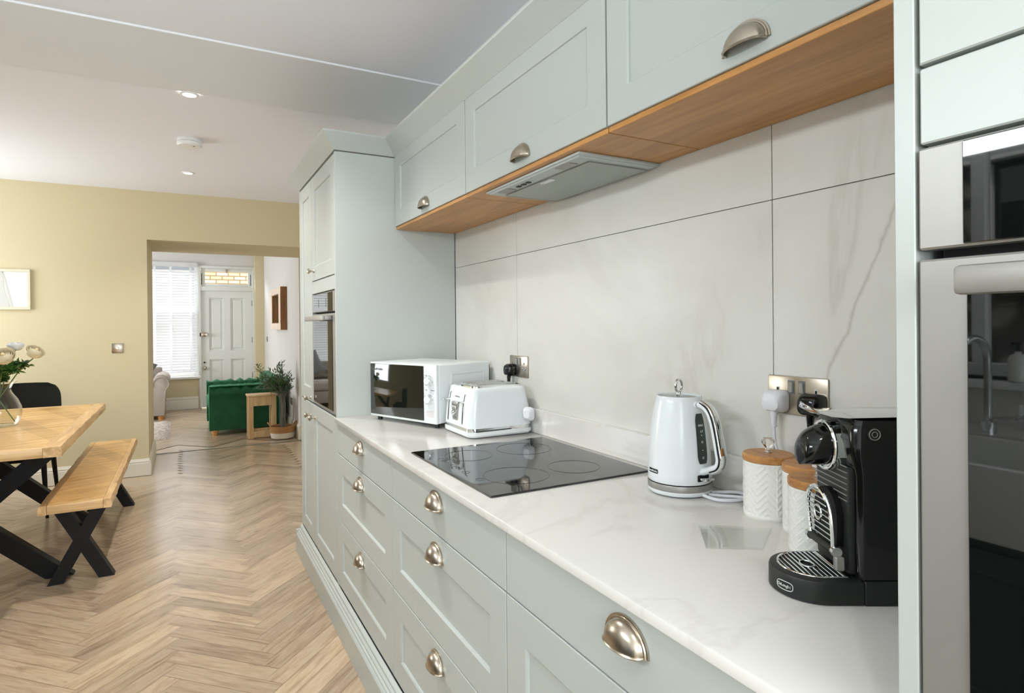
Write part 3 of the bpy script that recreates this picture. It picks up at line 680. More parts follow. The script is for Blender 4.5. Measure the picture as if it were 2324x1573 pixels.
# white moulded plug end resting behind the toaster
t = thing('spare_plug', 'white plug end sticking out behind the toaster, above the worktop', 'plug', (1.165, 1.95, .985))
mt = Matrix.Translation((1.135, 1.952, .998)) @ Matrix.Rotation(math.radians(-60), 4, 'Z') @ Matrix.Rotation(PI/2, 4, 'X')
b = MB(); loft(b, [(0, 0, .018, .020, .010, -.012), (0, 0, .024, .026, .016, 0), (0, 0, .022, .024, .016, .008), (0, 0, .012, .014, .01, .018)], 6, mt); b.build('body', 'cord', t)
b = MB(); b.tube([(1.15, 1.965, .985), (1.155, 1.99, .96), (1.14, 2.02, .935), (1.12, 2.06, .926)], .0036, 8); b.build('cable', 'cord', t)

# ------------------------------------------------------------------ microwave
t = thing('microwave', 'white microwave with black mirrored door and two dials, in the corner of the worktop', 'microwave', (.721, 2.64, WT), math.atan2(-.932, .362))
W_, D_, HZ0, HZ1 = .43, .317, .018, .256
b = MB(); b.box(0, W_, .014, D_, HZ0, HZ1, .006, 3)
for yy in (1,):   # pressed panel on the side
    pr = [[(W_+d, .075+i_, HZ0+.03+i_*.6), (W_+d, D_-.03-i_, HZ0+.03+i_*.6), (W_+d, D_-.03-i_, HZ1-.035-i_*.6), (W_+d, .075+i_, HZ1-.035-i_*.6)] for i_, d in ((0, -.0005), (.006, .003), (.012, .003), (.018, .0005))]
    b.rings(pr, True, False)
b.build('casing', 'appl', t, local=True)
b = MB(); b.box(0, W_, 0, .0135, HZ0, HZ1, .003, 2); fr = b.build('front_frame', 'appl', t, local=True)
b = MB(); b.box(.006, .356, -.004, .001, HZ0+.010, HZ1-.006, .002, 2); d = b.build('door', 'mwglass', t, local=True)
b = MB(); b.text('Russell Hobbs', .0135, Matrix.Translation((.055, -.0044, HZ1-.030)) @ Matrix.Rotation(PI/2, 4, 'X')); b.build('logo', 'print', d, 0, local=True)
b = MB(); b.text('P-10', .007, Matrix.Translation((.368, -.0004, .212)) @ Matrix.Rotation(PI/2, 4, 'X')); b.text('DEFROST', .0055, Matrix.Translation((.408, -.0004, .153)) @ Matrix.Rotation(PI/2, 4, 'X')); b.text('MIN', .006, Matrix.Translation((.372, -.0004, .153)) @ Matrix.Rotation(PI/2, 4, 'X')); b.build('lettering', 'print', fr, 0, local=True)
for zz in (.192, .117):
    b = MB(); b.lathe([(.021, 0), (.021, .004), (.0195, .005), (.018, .017), (.016, .019)], n=32, mtx=Matrix.Translation((.392, 0, zz)) @ Matrix.Rotation(PI/2, 4, 'X')); k = b.build('dial', 'chrome', t, local=True)
    b = MB(); b.lathe([(.0155, .0), (.0155, .0195), (.0145, .0205)], n=32, mtx=Matrix.Translation((.392, 0, zz)) @ Matrix.Rotation(PI/2, 4, 'X')); b.build('dial_cap', 'appl', k, local=True)
    b = MB()
    for a in range(10):
        an = math.radians(-120+a*26.6+90); b.box(-.0004, .0004, -.0006, 0, -.002, .002, mtx=Matrix.Translation((.392+.0265*math.cos(an), 0, zz+.0265*math.sin(an))) @ Matrix.Rotation(-(an-PI/2), 4, 'Y'))
    b.build('dial_marks', 'print', fr, 0, local=True)
b = MB()
for i in range(5): b.box(.37, .415-.004*(i % 2), -.0005, 0, .068-.0055*i, .0695-.0055*i)
b.build('warning_print', 'redprint', fr, 0, local=True)
for px, py in ((.03, .03), (W_-.03, .03), (.03, D_-.03), (W_-.03, D_-.03)):
    b = MB(); b.cyl((px, py, 0), (px, py, HZ0+.002), .011); b.build('foot', 'blackmatt', t, local=True)
b = MB(); b.box(W_-.03, W_-.01, D_, D_+.012, HZ1-.12, HZ1-.015, .002); b.build('rear_spacer', 'blackmatt', t, local=True)

# ------------------------------------------------------------------ toaster
TX, TY = 1.034, 2.100
t = thing('toaster', 'white four-slot toaster with chrome trim, between the microwave and the hob', 'toaster', (TX, TY, WT))
hx, hy = .136, .130
b = MB(); loft(b, [(TX, TY, hx-.006, hy-.006, .03, WT+.003), (TX, TY, hx, hy, .034, WT+.010), (TX, TY, hx+.001, hy+.001, .034, WT+.022)], 8); b.build('base', 'appl', t)
b = MB(); loft(b, [(TX, TY, hx-.004, hy-.004, .034, WT+.022), (TX, TY, hx-.004, hy-.004, .034, WT+.036)], 8); b.build('chrome_band', 'chrome', t)
b = MB(); loft(b, [(TX, TY, hx-.002, hy-.002, .034, WT+.036), (TX, TY, hx-.002, hy-.002, .034, WT+.045), (TX, TY, hx-.006, hy-.006, .033, WT+.10), (TX, TY, hx-.018, hy-.015, .032, WT+.165), (TX, TY, hx-.021, hy-.018, .032, WT+.178), (TX, TY, hx-.028, hy-.025, .030, WT+.182)], 8); b.build('body', 'appl', t, 50)
b = MB(); loft(b, [(TX, TY, hx-.029, hy-.026, .028, WT+.1815), (TX, TY, hx-.030, hy-.027, .028, WT+.187), (TX, TY, hx-.034, hy-.031, .026, WT+.189)], 8); tp = b.build('top_plate', 'chrome', t, 50)
for k in (-.066, -.031, .031, .066):
    b = MB(); b.box(TX-.078, TX+.085, TY+k-.011, TY+k+.011, WT+.1885, WT+.1898); b.build('slot', 'dark', tp, 0)
    b = MB(); b.tube([(TX-.078, TY+k-.011, WT+.1897), (TX+.085, TY+k-.011, WT+.1897), (TX+.085, TY+k+.011, WT+.1897), (TX-.078, TY+k+.011, WT+.1897)], .0015, 6, True); b.build('slot_rim', 'chrome', tp)
def tfx(z):   # front face x at height z above worktop
    return TX-(hx-.006-(.012 if z > .1 else 0)*(z-.1)/.065) if z > .1 else TX-(hx-.002-.004*(z-.045)/.055)
for k in (.075, -.060):
    b = MB(); b.tube([(tfx(z)-.001, TY+k, WT+z) for z in (.045, .08, .11, .14, .155)], .0022, 8); b.build('lever_track', 'dark', t)
    b = MB(); b.tube([(tfx(.155)-.001, TY+k+.003, WT+.155), (tfx(.155)-.001, TY+k-.012, WT+.157)], .002, 8); b.sphere((tfx(.045)-.001, TY+k, WT+.047), .003, n=8); b.tube([(tfx(z)-.001, TY+k-.0028, WT+z) for z in (.045, .08, .11, .14, .155)], .0009, 6); b.build('track_trim', 'chrome', t)
    b = MB(); z = .128; b.box(tfx(z)-.030, tfx(z)-.002, TY+k-.004, TY+k+.022, WT+z-.0025, WT+z+.0025, .002, 2); b.cyl((tfx(z)-.006, TY+k+.0, WT+z), (tfx(z)+.004, TY+k+.0, WT+z), .005); b.build('lever', 'chrome', t)
pm = Matrix.Translation((tfx(.085)-.001, TY+.008, WT+.088)) @ Matrix.Rotation(math.radians(-3), 4, 'Y') @ Matrix.Rotation(-PI/2, 4, 'Y')
b = MB(); loft(b, [(0, 0, .037, .027, .009, -.004), (0, 0, .037, .027, .009, .002), (0, 0, .035, .025, .008, .003)], 5, pm); pl_ = b.build('control_plate', 'steel', t)
for k in (-.016, 0, .016):
    b = MB(); b.lathe([(.0065, .002), (.0065, .005), (.005, .007)], (0, 0, 0), 16, pm @ Matrix.Translation((.018, k, 0))); b.build('button', 'chrome', pl_)
    b = MB(); b.lathe([(.0068, .0028), (.0085, .0034), (.0068, .004)], (0, 0, 0), 16, pm @ Matrix.Translation((.018, k, 0))); b.build('button_ring', 'black', pl_)
b = MB(); b.lathe([(.011, .002), (.010, .012), (.008, .014)], (0, 0, 0), 20, pm @ Matrix.Translation((-.004, 0, 0))); b.build('browning_dial', 'chrome', pl_)
b = MB(); b.box(-.026, -.018, -.014, .014, .0028, .0036, mtx=pm); b.build('scale_mark', 'print', pl_, 0)
b = MB(); b.text('Russell Hobbs', .0075, Matrix.Translation((tfx(.143)-.001, TY+.008, WT+.143)) @ Matrix.Rotation(-PI/2, 4, 'Z') @ Matrix.Rotation(PI/2+.17, 4, 'X')); b.build('logo', 'print', t, 0)

# ------------------------------------------------------------------ kettle
KA = math.radians(-89)
t = thing('kettle', 'white and chrome electric kettle with ring knob, in front of the marble tiles', 'kettle', (1.078, 1.108, WT), KA)
b = MB(); b.lathe([(.066, .001), (.075, .004), (.0785, .010), (.0785, .014)], n=56); b.build('base', 'appl', t, local=True)
b = MB(); b.lathe([(.0775, .014), (.0780, .016), (.0780, .027), (.0772, .029)], n=56); b.build('base_ring', 'steel', t, local=True)
b = MB(); b.lathe([(.0755, .029), (.0755, .0315)], n=56); b.build('base_gap', 'black', t, local=True)
prf = [(.076, .0315), (.0772, .034), (.0776, .05), (.0765, .08), (.0738, .12), (.0695, .16), (.063, .20), (.0575, .226), (.0555, .236), (.0535, .2385), (.051, .2375), (.0505, .232)]
b = MB(); b.lathe(prf, n=64); 
b.rings([[(-.050, -.018, .225), (-.050, .018, .225), (-.048, .0, .195)], [(-.062, -.012, .236), (-.062, .012, .236), (-.056, 0, .207)], [(-.069, -.006, .2385), (-.069, .006, .2385), (-.066, 0, .225)]])
b.build('body', 'appl', t, 50, local=True)
b = MB(); b.lathe([(.0502, .231), (.044, .2345), (.02, .2365), (.001, .237)], n=48); b.build('lid', flat('grey_lid', (158, 162, 160), .3), t, local=True)
b = MB(); b.lathe([(.010, .2365), (.006, .240), (.005, .246), (.006, .248)], n=20); ring = [(0, .0135*math.cos(a*PI/12)*1.0, .2615+.0155*math.sin(a*PI/12)) for a in range(24)]
rr = [Matrix.Rotation(math.radians(10), 4, 'Z') @ Vector(p) for p in ring]; b.tube(rr, .0035, 10, True); b.build('knob', 'chrome', t, local=True)
def rk(z):
    for (r0, z0), (r1, z1) in zip(prf[:-1], prf[1:]):
        if z0 <= z <= z1: return r0+(r1-r0)*(z-z0)/(z1-z0)
    return .05
# water window wrapped on the body, facing local +x
b = MB(); R_ = []
for i in range(15):
    z = .082+.118*i/14; e = 1 if 1 < i < 13 else (.9 if i in (1, 13) else .68)
    R_.append([((rk(z)+.0012)*math.cos(a), (rk(z)+.0012)*math.sin(a), z) for a in [(-.21+.42*k/8)*e for k in range(9)]])
b.rings(R_, False, False); ww = b.build('water_window', 'darkglass', t, 40, local=True)
b = MB()
for z, s_ in ((.172, 'MAX'), (.168-.010, '1.7'), (.133, 'O'), (.096, 'O')):
    b.text(s_, .0075, Matrix.Translation((rk(z)+.0018, .0, z)) @ Matrix.Rotation(PI/2, 4, 'Z') @ Matrix.Rotation(PI/2, 4, 'X'))
for z in (.149, .114): b.sphere((rk(z)+.0016, 0, z), .0012, n=8)
b.build('level_marks', 'whiteprint', ww, 0, local=True)
# handle : strap from the top shoulder out and down to the lower body
hp = [(.050, 0, .219), (.072, 0, .2215), (.094, 0, .212), (.108, 0, .190), (.118, 0, .155), (.1255, 0, .118), (.1285, 0, .098), (.121, 0, .083), (.100, 0, .073), (.073, 0, .061)]
def strap(name, mat, off, wd, th, pts):
    P = bez(pts, 6); R_ = []
    for i, p in enumerate(P):
        d = (P[min(i+1, len(P)-1)]-P[max(i-1, 0)]).normalized(); nn = Vector((-d.z, 0, d.x)); nn = -nn if nn.x < 0 else nn
        c_ = p+nn*off; w2 = wd*(1-.25*abs(2*i/(len(P)-1)-1)**3)
        R_.append([tuple(c_+nn*th*math.cos(a)*1.0+Vector((0, w2*math.sin(a), 0))) for a in [2*PI*k/14 for k in range(14)]])
    b = MB(); b.rings(R_); return b.build(name, mat, t, 60, local=True)
strap('handle', 'appl', 0, .014, .0085, hp)
strap('handle_gasket', 'black', .0055, .0135, .005, hp[1:-1])
strap('handle_trim', 'chrome', .009, .0125, .005, hp[1:-1])
b = MB(); b.box(.072, .079, -.018, .018, .040, .056, .002, 1); b.build('switch_recess', 'black', t, local=True)
b = MB(); b.box(.074, .098, -.015, .015, .0445, .0505, .002, 2, Matrix.Translation((0, 0, 0))); b.build('switch', 'chrome', t, local=True)
# badge facing world -X
ba = math.radians(172)-KA; mt = Matrix.Rotation(ba, 4, 'Z')
b = MB(); R_ = []
for a, h_ in [(x_, math.sqrt(max(0, 1-(abs(x_)-.85)**2/.15**2)) if abs(x_) > .85 else 1) for x_ in [-1+i/12 for i in range(25)]]:
    ang = a*.24; r_ = rk(.062)+.0012; R_.append([(r_*math.cos(ang), r_*math.sin(ang), .058-.0052*h_), (r_*math.cos(ang), r_*math.sin(ang), .058+.0052*h_)])
b.rings(R_, False, False, mt); bd = b.build('badge', 'blackgloss', t, 40, local=True)
b = MB()
for tx_, off_ in (('Russell', .45), ('R', 0), ('Hobbs', -.45)):
    ang = -off_*.24; b.text(tx_, .0070, mt @ Matrix.Rotation(ang, 4, 'Z') @ Matrix.Translation((rk(.062)+.0018, 0, .058)) @ Matrix.Rotation(PI/2, 4, 'Z') @ Matrix.Rotation(PI/2, 4, 'X'))
b.build('badge_lettering', 'whiteprint', bd, 0, local=True)
# base cord
single_pts = [(1.078, 1.036, .927), (1.085, .990, .925), (1.130, .965, .925), (1.165, .975, .926), (1.165, 1.01, .927), (1.12, 1.045, .9245)]
b = MB(); b.tube(bez(single_pts, 10), .0040, 10); b.build('power_cord', 'cord', t)

# ------------------------------------------------------------------ canisters
def canister(x, y, label, pat, rot=0):
    t = thing('canister', label, 'canister', (x, y, WT), rot, 'white embossed canisters with wooden lids')
    r, h = .052, .119; nu, nv = 168, 60; R_ = []
    for j in range(nv+1):
        z = .004+(h-.004)*j/nv; row = []
        for i in range(nu):
            a = 2*PI*i/nu; u = a*r
            if pat == 'chevron':
                p = (u % .041)/.041; q = ((z*.9+abs(p-.5)*.041*1.0) % .013)/.013
                hgt = 1 if q < .22 else 0
                if p < .03: hgt = 1
            else:
                q1 = ((u+z) % .0205)/.0205; q2 = ((u-z) % .0205)/.0205; blk = (int((u+z)/.0205)+int((u-z+1)/.0205)) % 2
                hgt = 1 if (q1 < .13 or q2 < .13 or ((q1*3) % 1 < .25 if blk else (q2*3) % 1 < .25)) else 0
            if j < 3 or j > nv-3: hgt = 1
            rad = r-.0015+.0013*hgt; row.append((rad*math.cos(a), rad*math.sin(a), z))
        R_.append(row)
    R_ = [[(p[0]*.97, p[1]*.97, 0) for p in R_[0]]]+R_
    b = MB(); b.rings(R_); b.build('body', 'ceramic', t, 60, local=True)
    b = MB(); b.lathe([(r-.003, h), (r-.001, h+.0005), (r+.0005, h+.003), (r+.0005, h+.013), (r-.002, h+.0155), (.001, h+.0155)], n=56); lid = b.build('lid', 'lidwood', t, local=True)
    b = MB(); b.lathe([(.008, h+.0155), (.0085, h+.019), (.006, h+.020), (.0062, h+.023)], n=24); kb = b.build('knob_base', 'chrome', lid, local=True)
    b = MB(); b.lathe([(.0055, h+.022), (.006, h+.027), (.0135, h+.038), (.0145, h+.043), (.0115, h+.0475), (.001, h+.048)], n=8); b.build('knob', 'crystal', lid, 0, local=True)
    return t
canister(1.107, .872, 'white chevron-embossed canister with wooden lid, leftmost of the three', 'chevron', .2)
canister(1.092, .762, 'white lattice-embossed canister with wooden lid, middle one, half hidden behind its neighbours', 'lattice', .6)
canister(1.010, .688, 'white lattice-embossed canister with wooden lid, nearest the coffee machine', 'lattice', 1.1)
# glass worktop saver
b = MB(); R_ = [(.922, .895), (.842, .800), (.925, .742), (1.03, .805)]
b.prism(R_, WT+.0005, WT+.0045); single(b, 'glass_chopping_board', 'glass', 'thin clear glass board lying on the worktop in front of the canisters', 'chopping board', (.92, .81, WT), smooth=0)

# ------------------------------------------------------------------ coffee machine
CA = math.atan2(-.5026, .8645)
t = thing('coffee_machine', 'black and chrome capsule coffee machine beside the tall oven cabinet', 'coffee machine', (.862, .600, WT), CA)
HW = .063
def dshape(r, x1, n=24): return [(x1, -r)]+[(-r*math.sin(PI*i/n), -r*math.cos(PI*i/n)) for i in range(n+1)]+[(x1, r)]
b = MB(); b.rings([[(x, y, z) for x, y in dshape(HW-i_, .046)] for i_, z in ((.004, 0), (0, .003), (0, .031), (.0015, .0345), (.005, .036))]); base = b.build('drip_tray', 'blackmatt', t, 40, local=True)
b = MB(); b.box(.0475, .278, -HW, HW, 0, .036, .002, 1); b.build('rear_base', 'blackmatt', t, local=True)
b = MB(); ri = .050; b.tube([(x, y, .0375) for x, y in dshape(ri, .028)], .0017, 8, True)
for i in range(10):
    xx = -.043+i*.0076
    hy_ = math.sqrt(max(0, ri*ri-xx*xx)) if xx < 0 else ri
    segs = [(-hy_, hy_)]
    if abs(xx+.008) < .010: e = math.sqrt(max(0, 1-((xx+.008)/.010)**2))*.013; segs = [(-hy_, -e), (e, hy_)]
    for a, c_ in segs: b.cyl((xx, a, .0375), (xx, c_, .0375), .0012, n=6)
b.tube([(-.008+.010*math.cos(a*PI/10), .013*math.sin(a*PI/10), .038) for a in range(20)], .0015, 6, True)
b.build('drip_grid', 'chrome', t, local=True)
b = MB(); b.prism(dshape(ri-.001, .028), .0358, .0366); b.build('grid_recess', 'black', base, 0, local=True)
# badge on the nose of the tray
mtb = Matrix.Rotation(math.radians(180+28), 4, 'Z')
b = MB(); ov = []
for a in range(28):
    an = 2*PI*a/28; yy = .014*math.copysign(abs(math.cos(an))**.6, math.cos(an)); zz = .0065*math.copysign(abs(math.sin(an))**.6, math.sin(an)); ang = yy/HW
    ov.append(mtb @ Vector(((HW+.0003)*math.cos(ang), (HW+.0003)*math.sin(ang), .017+zz)))
b.tube(ov, .0006, 6, True)
for ch_, yy in zip("DeLonghi", [(-3.5+i)*.0029 for i in range(8)]):
    b.text(ch_, .0062, mtb @ Matrix.Rotation(yy/HW, 4, 'Z') @ Matrix.Translation((HW+.0006, 0, .017)) @ Matrix.Rotation(PI/2, 4, 'Z') @ Matrix.Rotation(PI/2, 4, 'X'))
b.build('badge', 'whiteprint', base, 0, local=True)
# main housing
b = MB(); loft(b, [(.161, 0, .119, HW-.004, .010, .036), (.161, 0, .121, HW-.001, .012, .050), (.161, 0, .121, HW, .012, .19), (.158, 0, .124, HW, .016, .225), (.158, 0, .124, HW, .018, .258), (.161, 0, .119, HW-.005, .014, .272)], 6); hb = b.build('housing', 'blackgloss', t, 50, local=True)
b = MB(); b.lathe([(.010, 0), (.010, .0012), (.008, .0018)], n=24, mtx=Matrix.Translation((.062, -HW, .253)) @ Matrix.Rotation(PI/2, 4, 'X')); bt = b.build('button', 'blackmatt', t, local=True)
b = MB(); b.tube([(.062+.008*math.cos(a*PI/8), -HW-.002, .253+.008*math.sin(a*PI/8)) for a in range(16)], .0008, 6, True); b.tube([(.062+.004*math.cos(a*PI/8), -HW-.002, .253+.004*math.sin(a*PI/8)) for a in range(16)], .0006, 6, True); b.build('button_ring', 'steel', bt, local=True)
# ribbed front below the head
b = MB(); b.box(.031, .050, -.050, .050, .040, .20, .005, 2); fc = b.build('front_column', 'blackmatt', t, local=True)
b = MB()
for i in range(7): b.cyl((.0305, -.047, .150+i*.0085), (.0305, .047, .150+i*.0085), .0009, n=6)
b.build('front_ribs', 'steel', fc, local=True)
# brewing head: chrome ring and black spout
hz = .226
b = MB(); b.lathe([(.034, 0), (.038, .003), (.0385, .012), (.040, .020)], n=40, mtx=Matrix.Translation((.020, 0, hz)) @ Matrix.Rotation(PI/2, 4, 'Y')); hd = b.build('brew_head', 'chrome', t, 40, local=True)
b = MB(); b.tube([(.020, .0365*math.cos(a*PI/16), hz+.0365*math.sin(a*PI/16)) for a in range(32)], .0028, 8, True); b.build('head_ring', 'chrome', hd, local=True)
b = MB(); R_ = []
for i in range(13):      # half-dome beak, flat underneath, tapering forward and down
    q = i/12; xx = .024-.042*math.sin(q*PI/2); top = hz+.034*max(0, math.cos(q*PI/2))**.8-.006*q; bot = hz-.031; hw_ = .026*max(0, math.cos(q*PI/2))**.5+.008
    zc = (top+bot)/2; hh = max(.004, (top-bot)/2)
    R_.append([(xx, hw_*math.cos(a), zc+hh*math.sin(a)) for a in [2*PI*k/20 for k in range(20)]])
b.rings(R_); b.build('spout', 'blackgloss', hd, 50, local=True)
# chrome lever on top
b = MB(); R_ = []
lp = [(-.012, .2865, .012), (-.008, .2835, .024), (.0, .279, .034), (.012, .2755, .041), (.035, .2740, .046), (.10, .2755, .048), (.165, .2755, .046), (.17, .2745, .044)]
for xx, z, hw_ in lp: R_.append([(xx, -hw_, z), (xx, -hw_*.8, z+.0035), (xx, 0, z+.005), (xx, hw_*.8, z+.0035), (xx, hw_, z), (xx, 0, z-.003)])
b.rings(R_); b.build('lever', 'chrome', t, 50, local=True)
b = MB(); b.box(.172, .279, -.052, .052, .270, .2785, .004, 2); b.build('rear_cover', 'blackgloss', t, local=True)
# folded-up cup support with grille
sx_ = .015; b = MB(); arch = [(-.036, .078), (-.038, .10)]+[(-.038*math.cos(PI*i/16), .118+.042*math.sin(PI*i/16)) for i in range(17)]+[(.038, .10), (.036, .078)]
b.tube([(sx_-(z-.078)*.08, y, z) for y, z in arch], .0035, 8)
for i in range(9):
    z = .086+i*.0085; hy_ = .0375 if z < .118 else .038*math.sqrt(max(0, 1-((z-.118)/.042)**2))
    b.cyl((sx_-.001-(z-.078)*.08, -hy_, z), (sx_-.001-(z-.078)*.08, hy_, z), .0013, n=6)
b.tube([(sx_-.005, .011*math.cos(a*PI/10), .120+.011*math.sin(a*PI/10)) for a in range(20)], .0018, 6, True)
cs = b.build('cup_support', 'chrome', t, local=True)
b = MB(); b.prism([(y*.95, z) for y, z in arch], sx_+.006, sx_+.016, 'X'); b.build('support_backing', 'black', cs, 40, local=True)
b = MB(); b.cyl((sx_+.002, -.036, .072), (sx_+.002, .036, .072), .0065, n=16); b.build('hinge_bar', 'blackmatt', cs, local=True)
for k in (-1, 1): b = MB(); b.cyl((sx_+.002, k*.036, .072), (sx_+.002, k*.044, .072), .0078, n=16); b.build('hinge_cap', 'chrome', cs, local=True)
b = MB(); b.box(sx_-.002, sx_+.012, -.048, -.038, .045, .066, .002, 1); b.build('support_foot', 'steel', cs, local=True)

# ------------------------------------------------------------------ ceiling fittings
def downlight(x, y, z, label, power, lit=True):
    t = thing('downlight', label, 'ceiling light', (x, y, z), 0, 'recessed ceiling downlights')
    b = MB(); b.lathe([(.046, 0), (.044, -.004), (.034, -.006), (.032, -.003)], (x, y, z), 32, cap=False); b.build('bezel', 'upvc', t)
    b = MB(); b.lathe([(.033, -.0025), (.001, -.0035)], (x, y, z), 24, cap=False); b.build('lens', 'lamp', t)
    l = bpy.data.lights.new('downlight_lamp', 'SPOT'); l.energy = power; l.spot_size = math.radians(120); l.spot_blend = .8; l.shadow_soft_size = .035; l.color = (1, .975, .94)
    o = bpy.data.objects.new('downlight_lamp', l); COL.objects.link(o); o.location = (x, y, z-.012)
downlight(.03, 3.567, CEIL-.009, 'round recessed ceiling light on the edge of the ceiling band', 78)
downlight(.03, 5.44, CEIL, 'round recessed ceiling light beyond the smoke alarm', 46)
for yy, pw_ in ((2.40, 98), (-.15, 22)): downlight(.03, yy, CEIL, 'round recessed ceiling light over the kitchen aisle', pw_)
for yy in (4.0, 5.4): downlight(-1.2, yy, CEIL-0, 'round recessed ceiling light over the dining table', 14)
t = thing('smoke_alarm', 'round white smoke alarm on the ceiling between two lights', 'smoke alarm', (.035, 4.47, CEIL))
b = MB(); b.lathe([(.070, 0), (.072, -.006), (.072, -.020)], (.035, 4.47, CEIL), 40); b.build('mount', 'upvc', t)
b = MB(); b.lathe([(.068, -.020), (.074, -.023), (.074, -.036), (.068, -.046), (.03, -.049), (.001, -.049)], (.035, 4.47, CEIL), 40); b.build('cover', 'upvc', t)
b = MB(); b.cyl((.06, 4.44, CEIL-.050), (.06, 4.44, CEIL-.047), .006); b.build('test_button', 'print', t)

# ------------------------------------------------------------------ dining area
def xleg(parent, cx, y, foot, top_, z1, wd, dp):
    for k in (-1, 1):
        a = Vector((cx+k*foot, y, 0)); c_ = Vector((cx-k*top_, y, z1)); d = (c_-a).normalized(); hwx = wd/2/abs(d.z)
        b = MB(); dd = dp*(.5 if k > 0 else .499)
        b.rings([[(a.x-hwx, y-dd, 0), (a.x+hwx, y-dd, 0), (a.x+hwx, y+dd, 0), (a.x-hwx, y+dd, 0)], [(c_.x-hwx, y-dd, z1), (c_.x+hwx, y-dd, z1), (c_.x+hwx, y+dd, z1), (c_.x-hwx, y+dd, z1)]])
        b.build('leg', 'black', parent, 0)
def board_top(parent, x0, x1, y0, y1, z0, z1, bd, name):
    b = MB(); b.box(x0+bd, x1-bd, y0+bd, y1-bd, z0, z1-.0005, .001, 1); b.build(name, 'pine', parent, 0)
    for a, c_ in ((x0, x0+bd-.001), (x1-bd+.001, x1)):      # slightly waney long edges
        b = MB(); n = 40; R_ = []
        for i in range(n+1):
            y = y0+(y1-y0)*i/n; wv = .0015*math.sin(i*.9+a*9)+.0012*math.sin(i*2.3); o0, o1 = (wv, 0) if a == x0 else (0, wv)
            ox = lambda s_: (a+o0, c_)[s_] if a == x0 else (a, c_+o1)[s_]
            R_.append([(ox(0), y, z0), (ox(1), y, z0), (ox(1)+(.003 if a != x0 else 0), y, (z0+z1)/2), (ox(1)-(.003 if a != x0 else 0), y, z1), (ox(0)+(.003 if a == x0 else 0), y, z1), (ox(0)-(.003 if a == x0 else 0), y, (z0+z1)/2)])
        b.rings(R_); b.build('edge_board', 'pinee', parent, 30)
    for a, c_ in ((y0, y0+bd-.001), (y1-bd+.001, y1)):
        b = MB(); b.box(x0+bd, x1-bd, a, c_, z0, z1, .003, 2); b.build('end_board', 'pinex', parent)
t = thing('dining_table', 'rustic pine dining table with crossed black steel legs', 'table', (-.99, 4.47, 0))
board_top(t, -1.45, -.53, 3.555, 5.395, .722, .77, .07, 'tabletop')
xleg(t, -.99, 4.02, .385, .375, .712, .085, .06); xleg(t, -.99, 5.0, .385, .375, .712, .085, .06)
for yy in (4.02, 5.0): b = MB(); b.box(-1.42, -.56, yy-.05, yy+.05, .711, .7225); b.build('fixing_plate', 'black', t, 0)
t = thing('bench', 'rustic pine bench with crossed black legs, on the aisle side of the table', 'bench', (-.49, 4.63, 0))
board_top(t, -.645, -.343, 3.69, 5.565, .415, .46, .035, 'seat')
xleg(t, -.495, 3.90, .112, .095, .404, .062, .06); xleg(t, -.495, 5.33, .112, .095, .404, .062, .07)
for yy in (3.90, 5.33): b = MB(); b.box(-.62, -.37, yy-.045, yy+.045, .403, .4155); b.build('fixing_plate', 'black', t, 0)

def chair():
    t = thing('dining_chair', 'charcoal', 'chair', (0, 0, 0))
    b = MB(); loft(b, [(0, 0, .215, .21, .07, .405), (0, 0, .235, .225, .08, .42), (0, 0, .24, .23, .08, .455), (0, 0, .225, .215, .08, .475)], 6); b.build('seat', 'chairfab', t, 50, local=True)
    b = MB(); nu, nv = 24, 22; front = []; back = []
    for j in range(nv+1):
        z = .46+.46*j/nv; hw_ = .225+.015*math.sin(PI*j/nv); 
        if j > nv-5: hw_ -= .075*(1-math.sqrt(max(0, 1-((j-(nv-5))/5)**2)))
        row = []; rb = []
        for i in range(nu+1):
            u = -1+2*i/nu; cv = .055*u*u; ln = .07*(z-.46)/.46
            q = .0025*math.cos((u*5+j*.55)*PI)*math.cos((u*5-j*.55)*PI)
            row.append((u*hw_, .215-cv+ln-q, z)); rb.append((u*hw_*.985, .262-cv+ln, z))
        front.append(row); back.append(rb)
    b.rings([f+list(reversed(k)) for f, k in zip(front, back)]); b.build('backrest', 'chairfab', t, 60, local=True)
    for sx, sy in ((-1, -1), (1, -1), (-1, 1), (1, 1)):
        b = MB(); b.tube([(sx*.19, sy*.17, .41), (sx*.215, sy*(.205 if sy < 0 else .23), 0)], [.018, .010], 10); b.build('leg', 'black', t, local=True)
    return t
ch = chair(); place(ch, (-1.08, 5.47, 0), 0); ch['label'] = 'charcoal quilted dining chair tucked in at the far end of the table'; ch['group'] = 'charcoal dining chairs round the table'
c2 = copy_tree(ch); place(c2, (-1.07, 3.42, 0), PI-.1); c2['label'] = 'charcoal dining chair at the near end of the table'

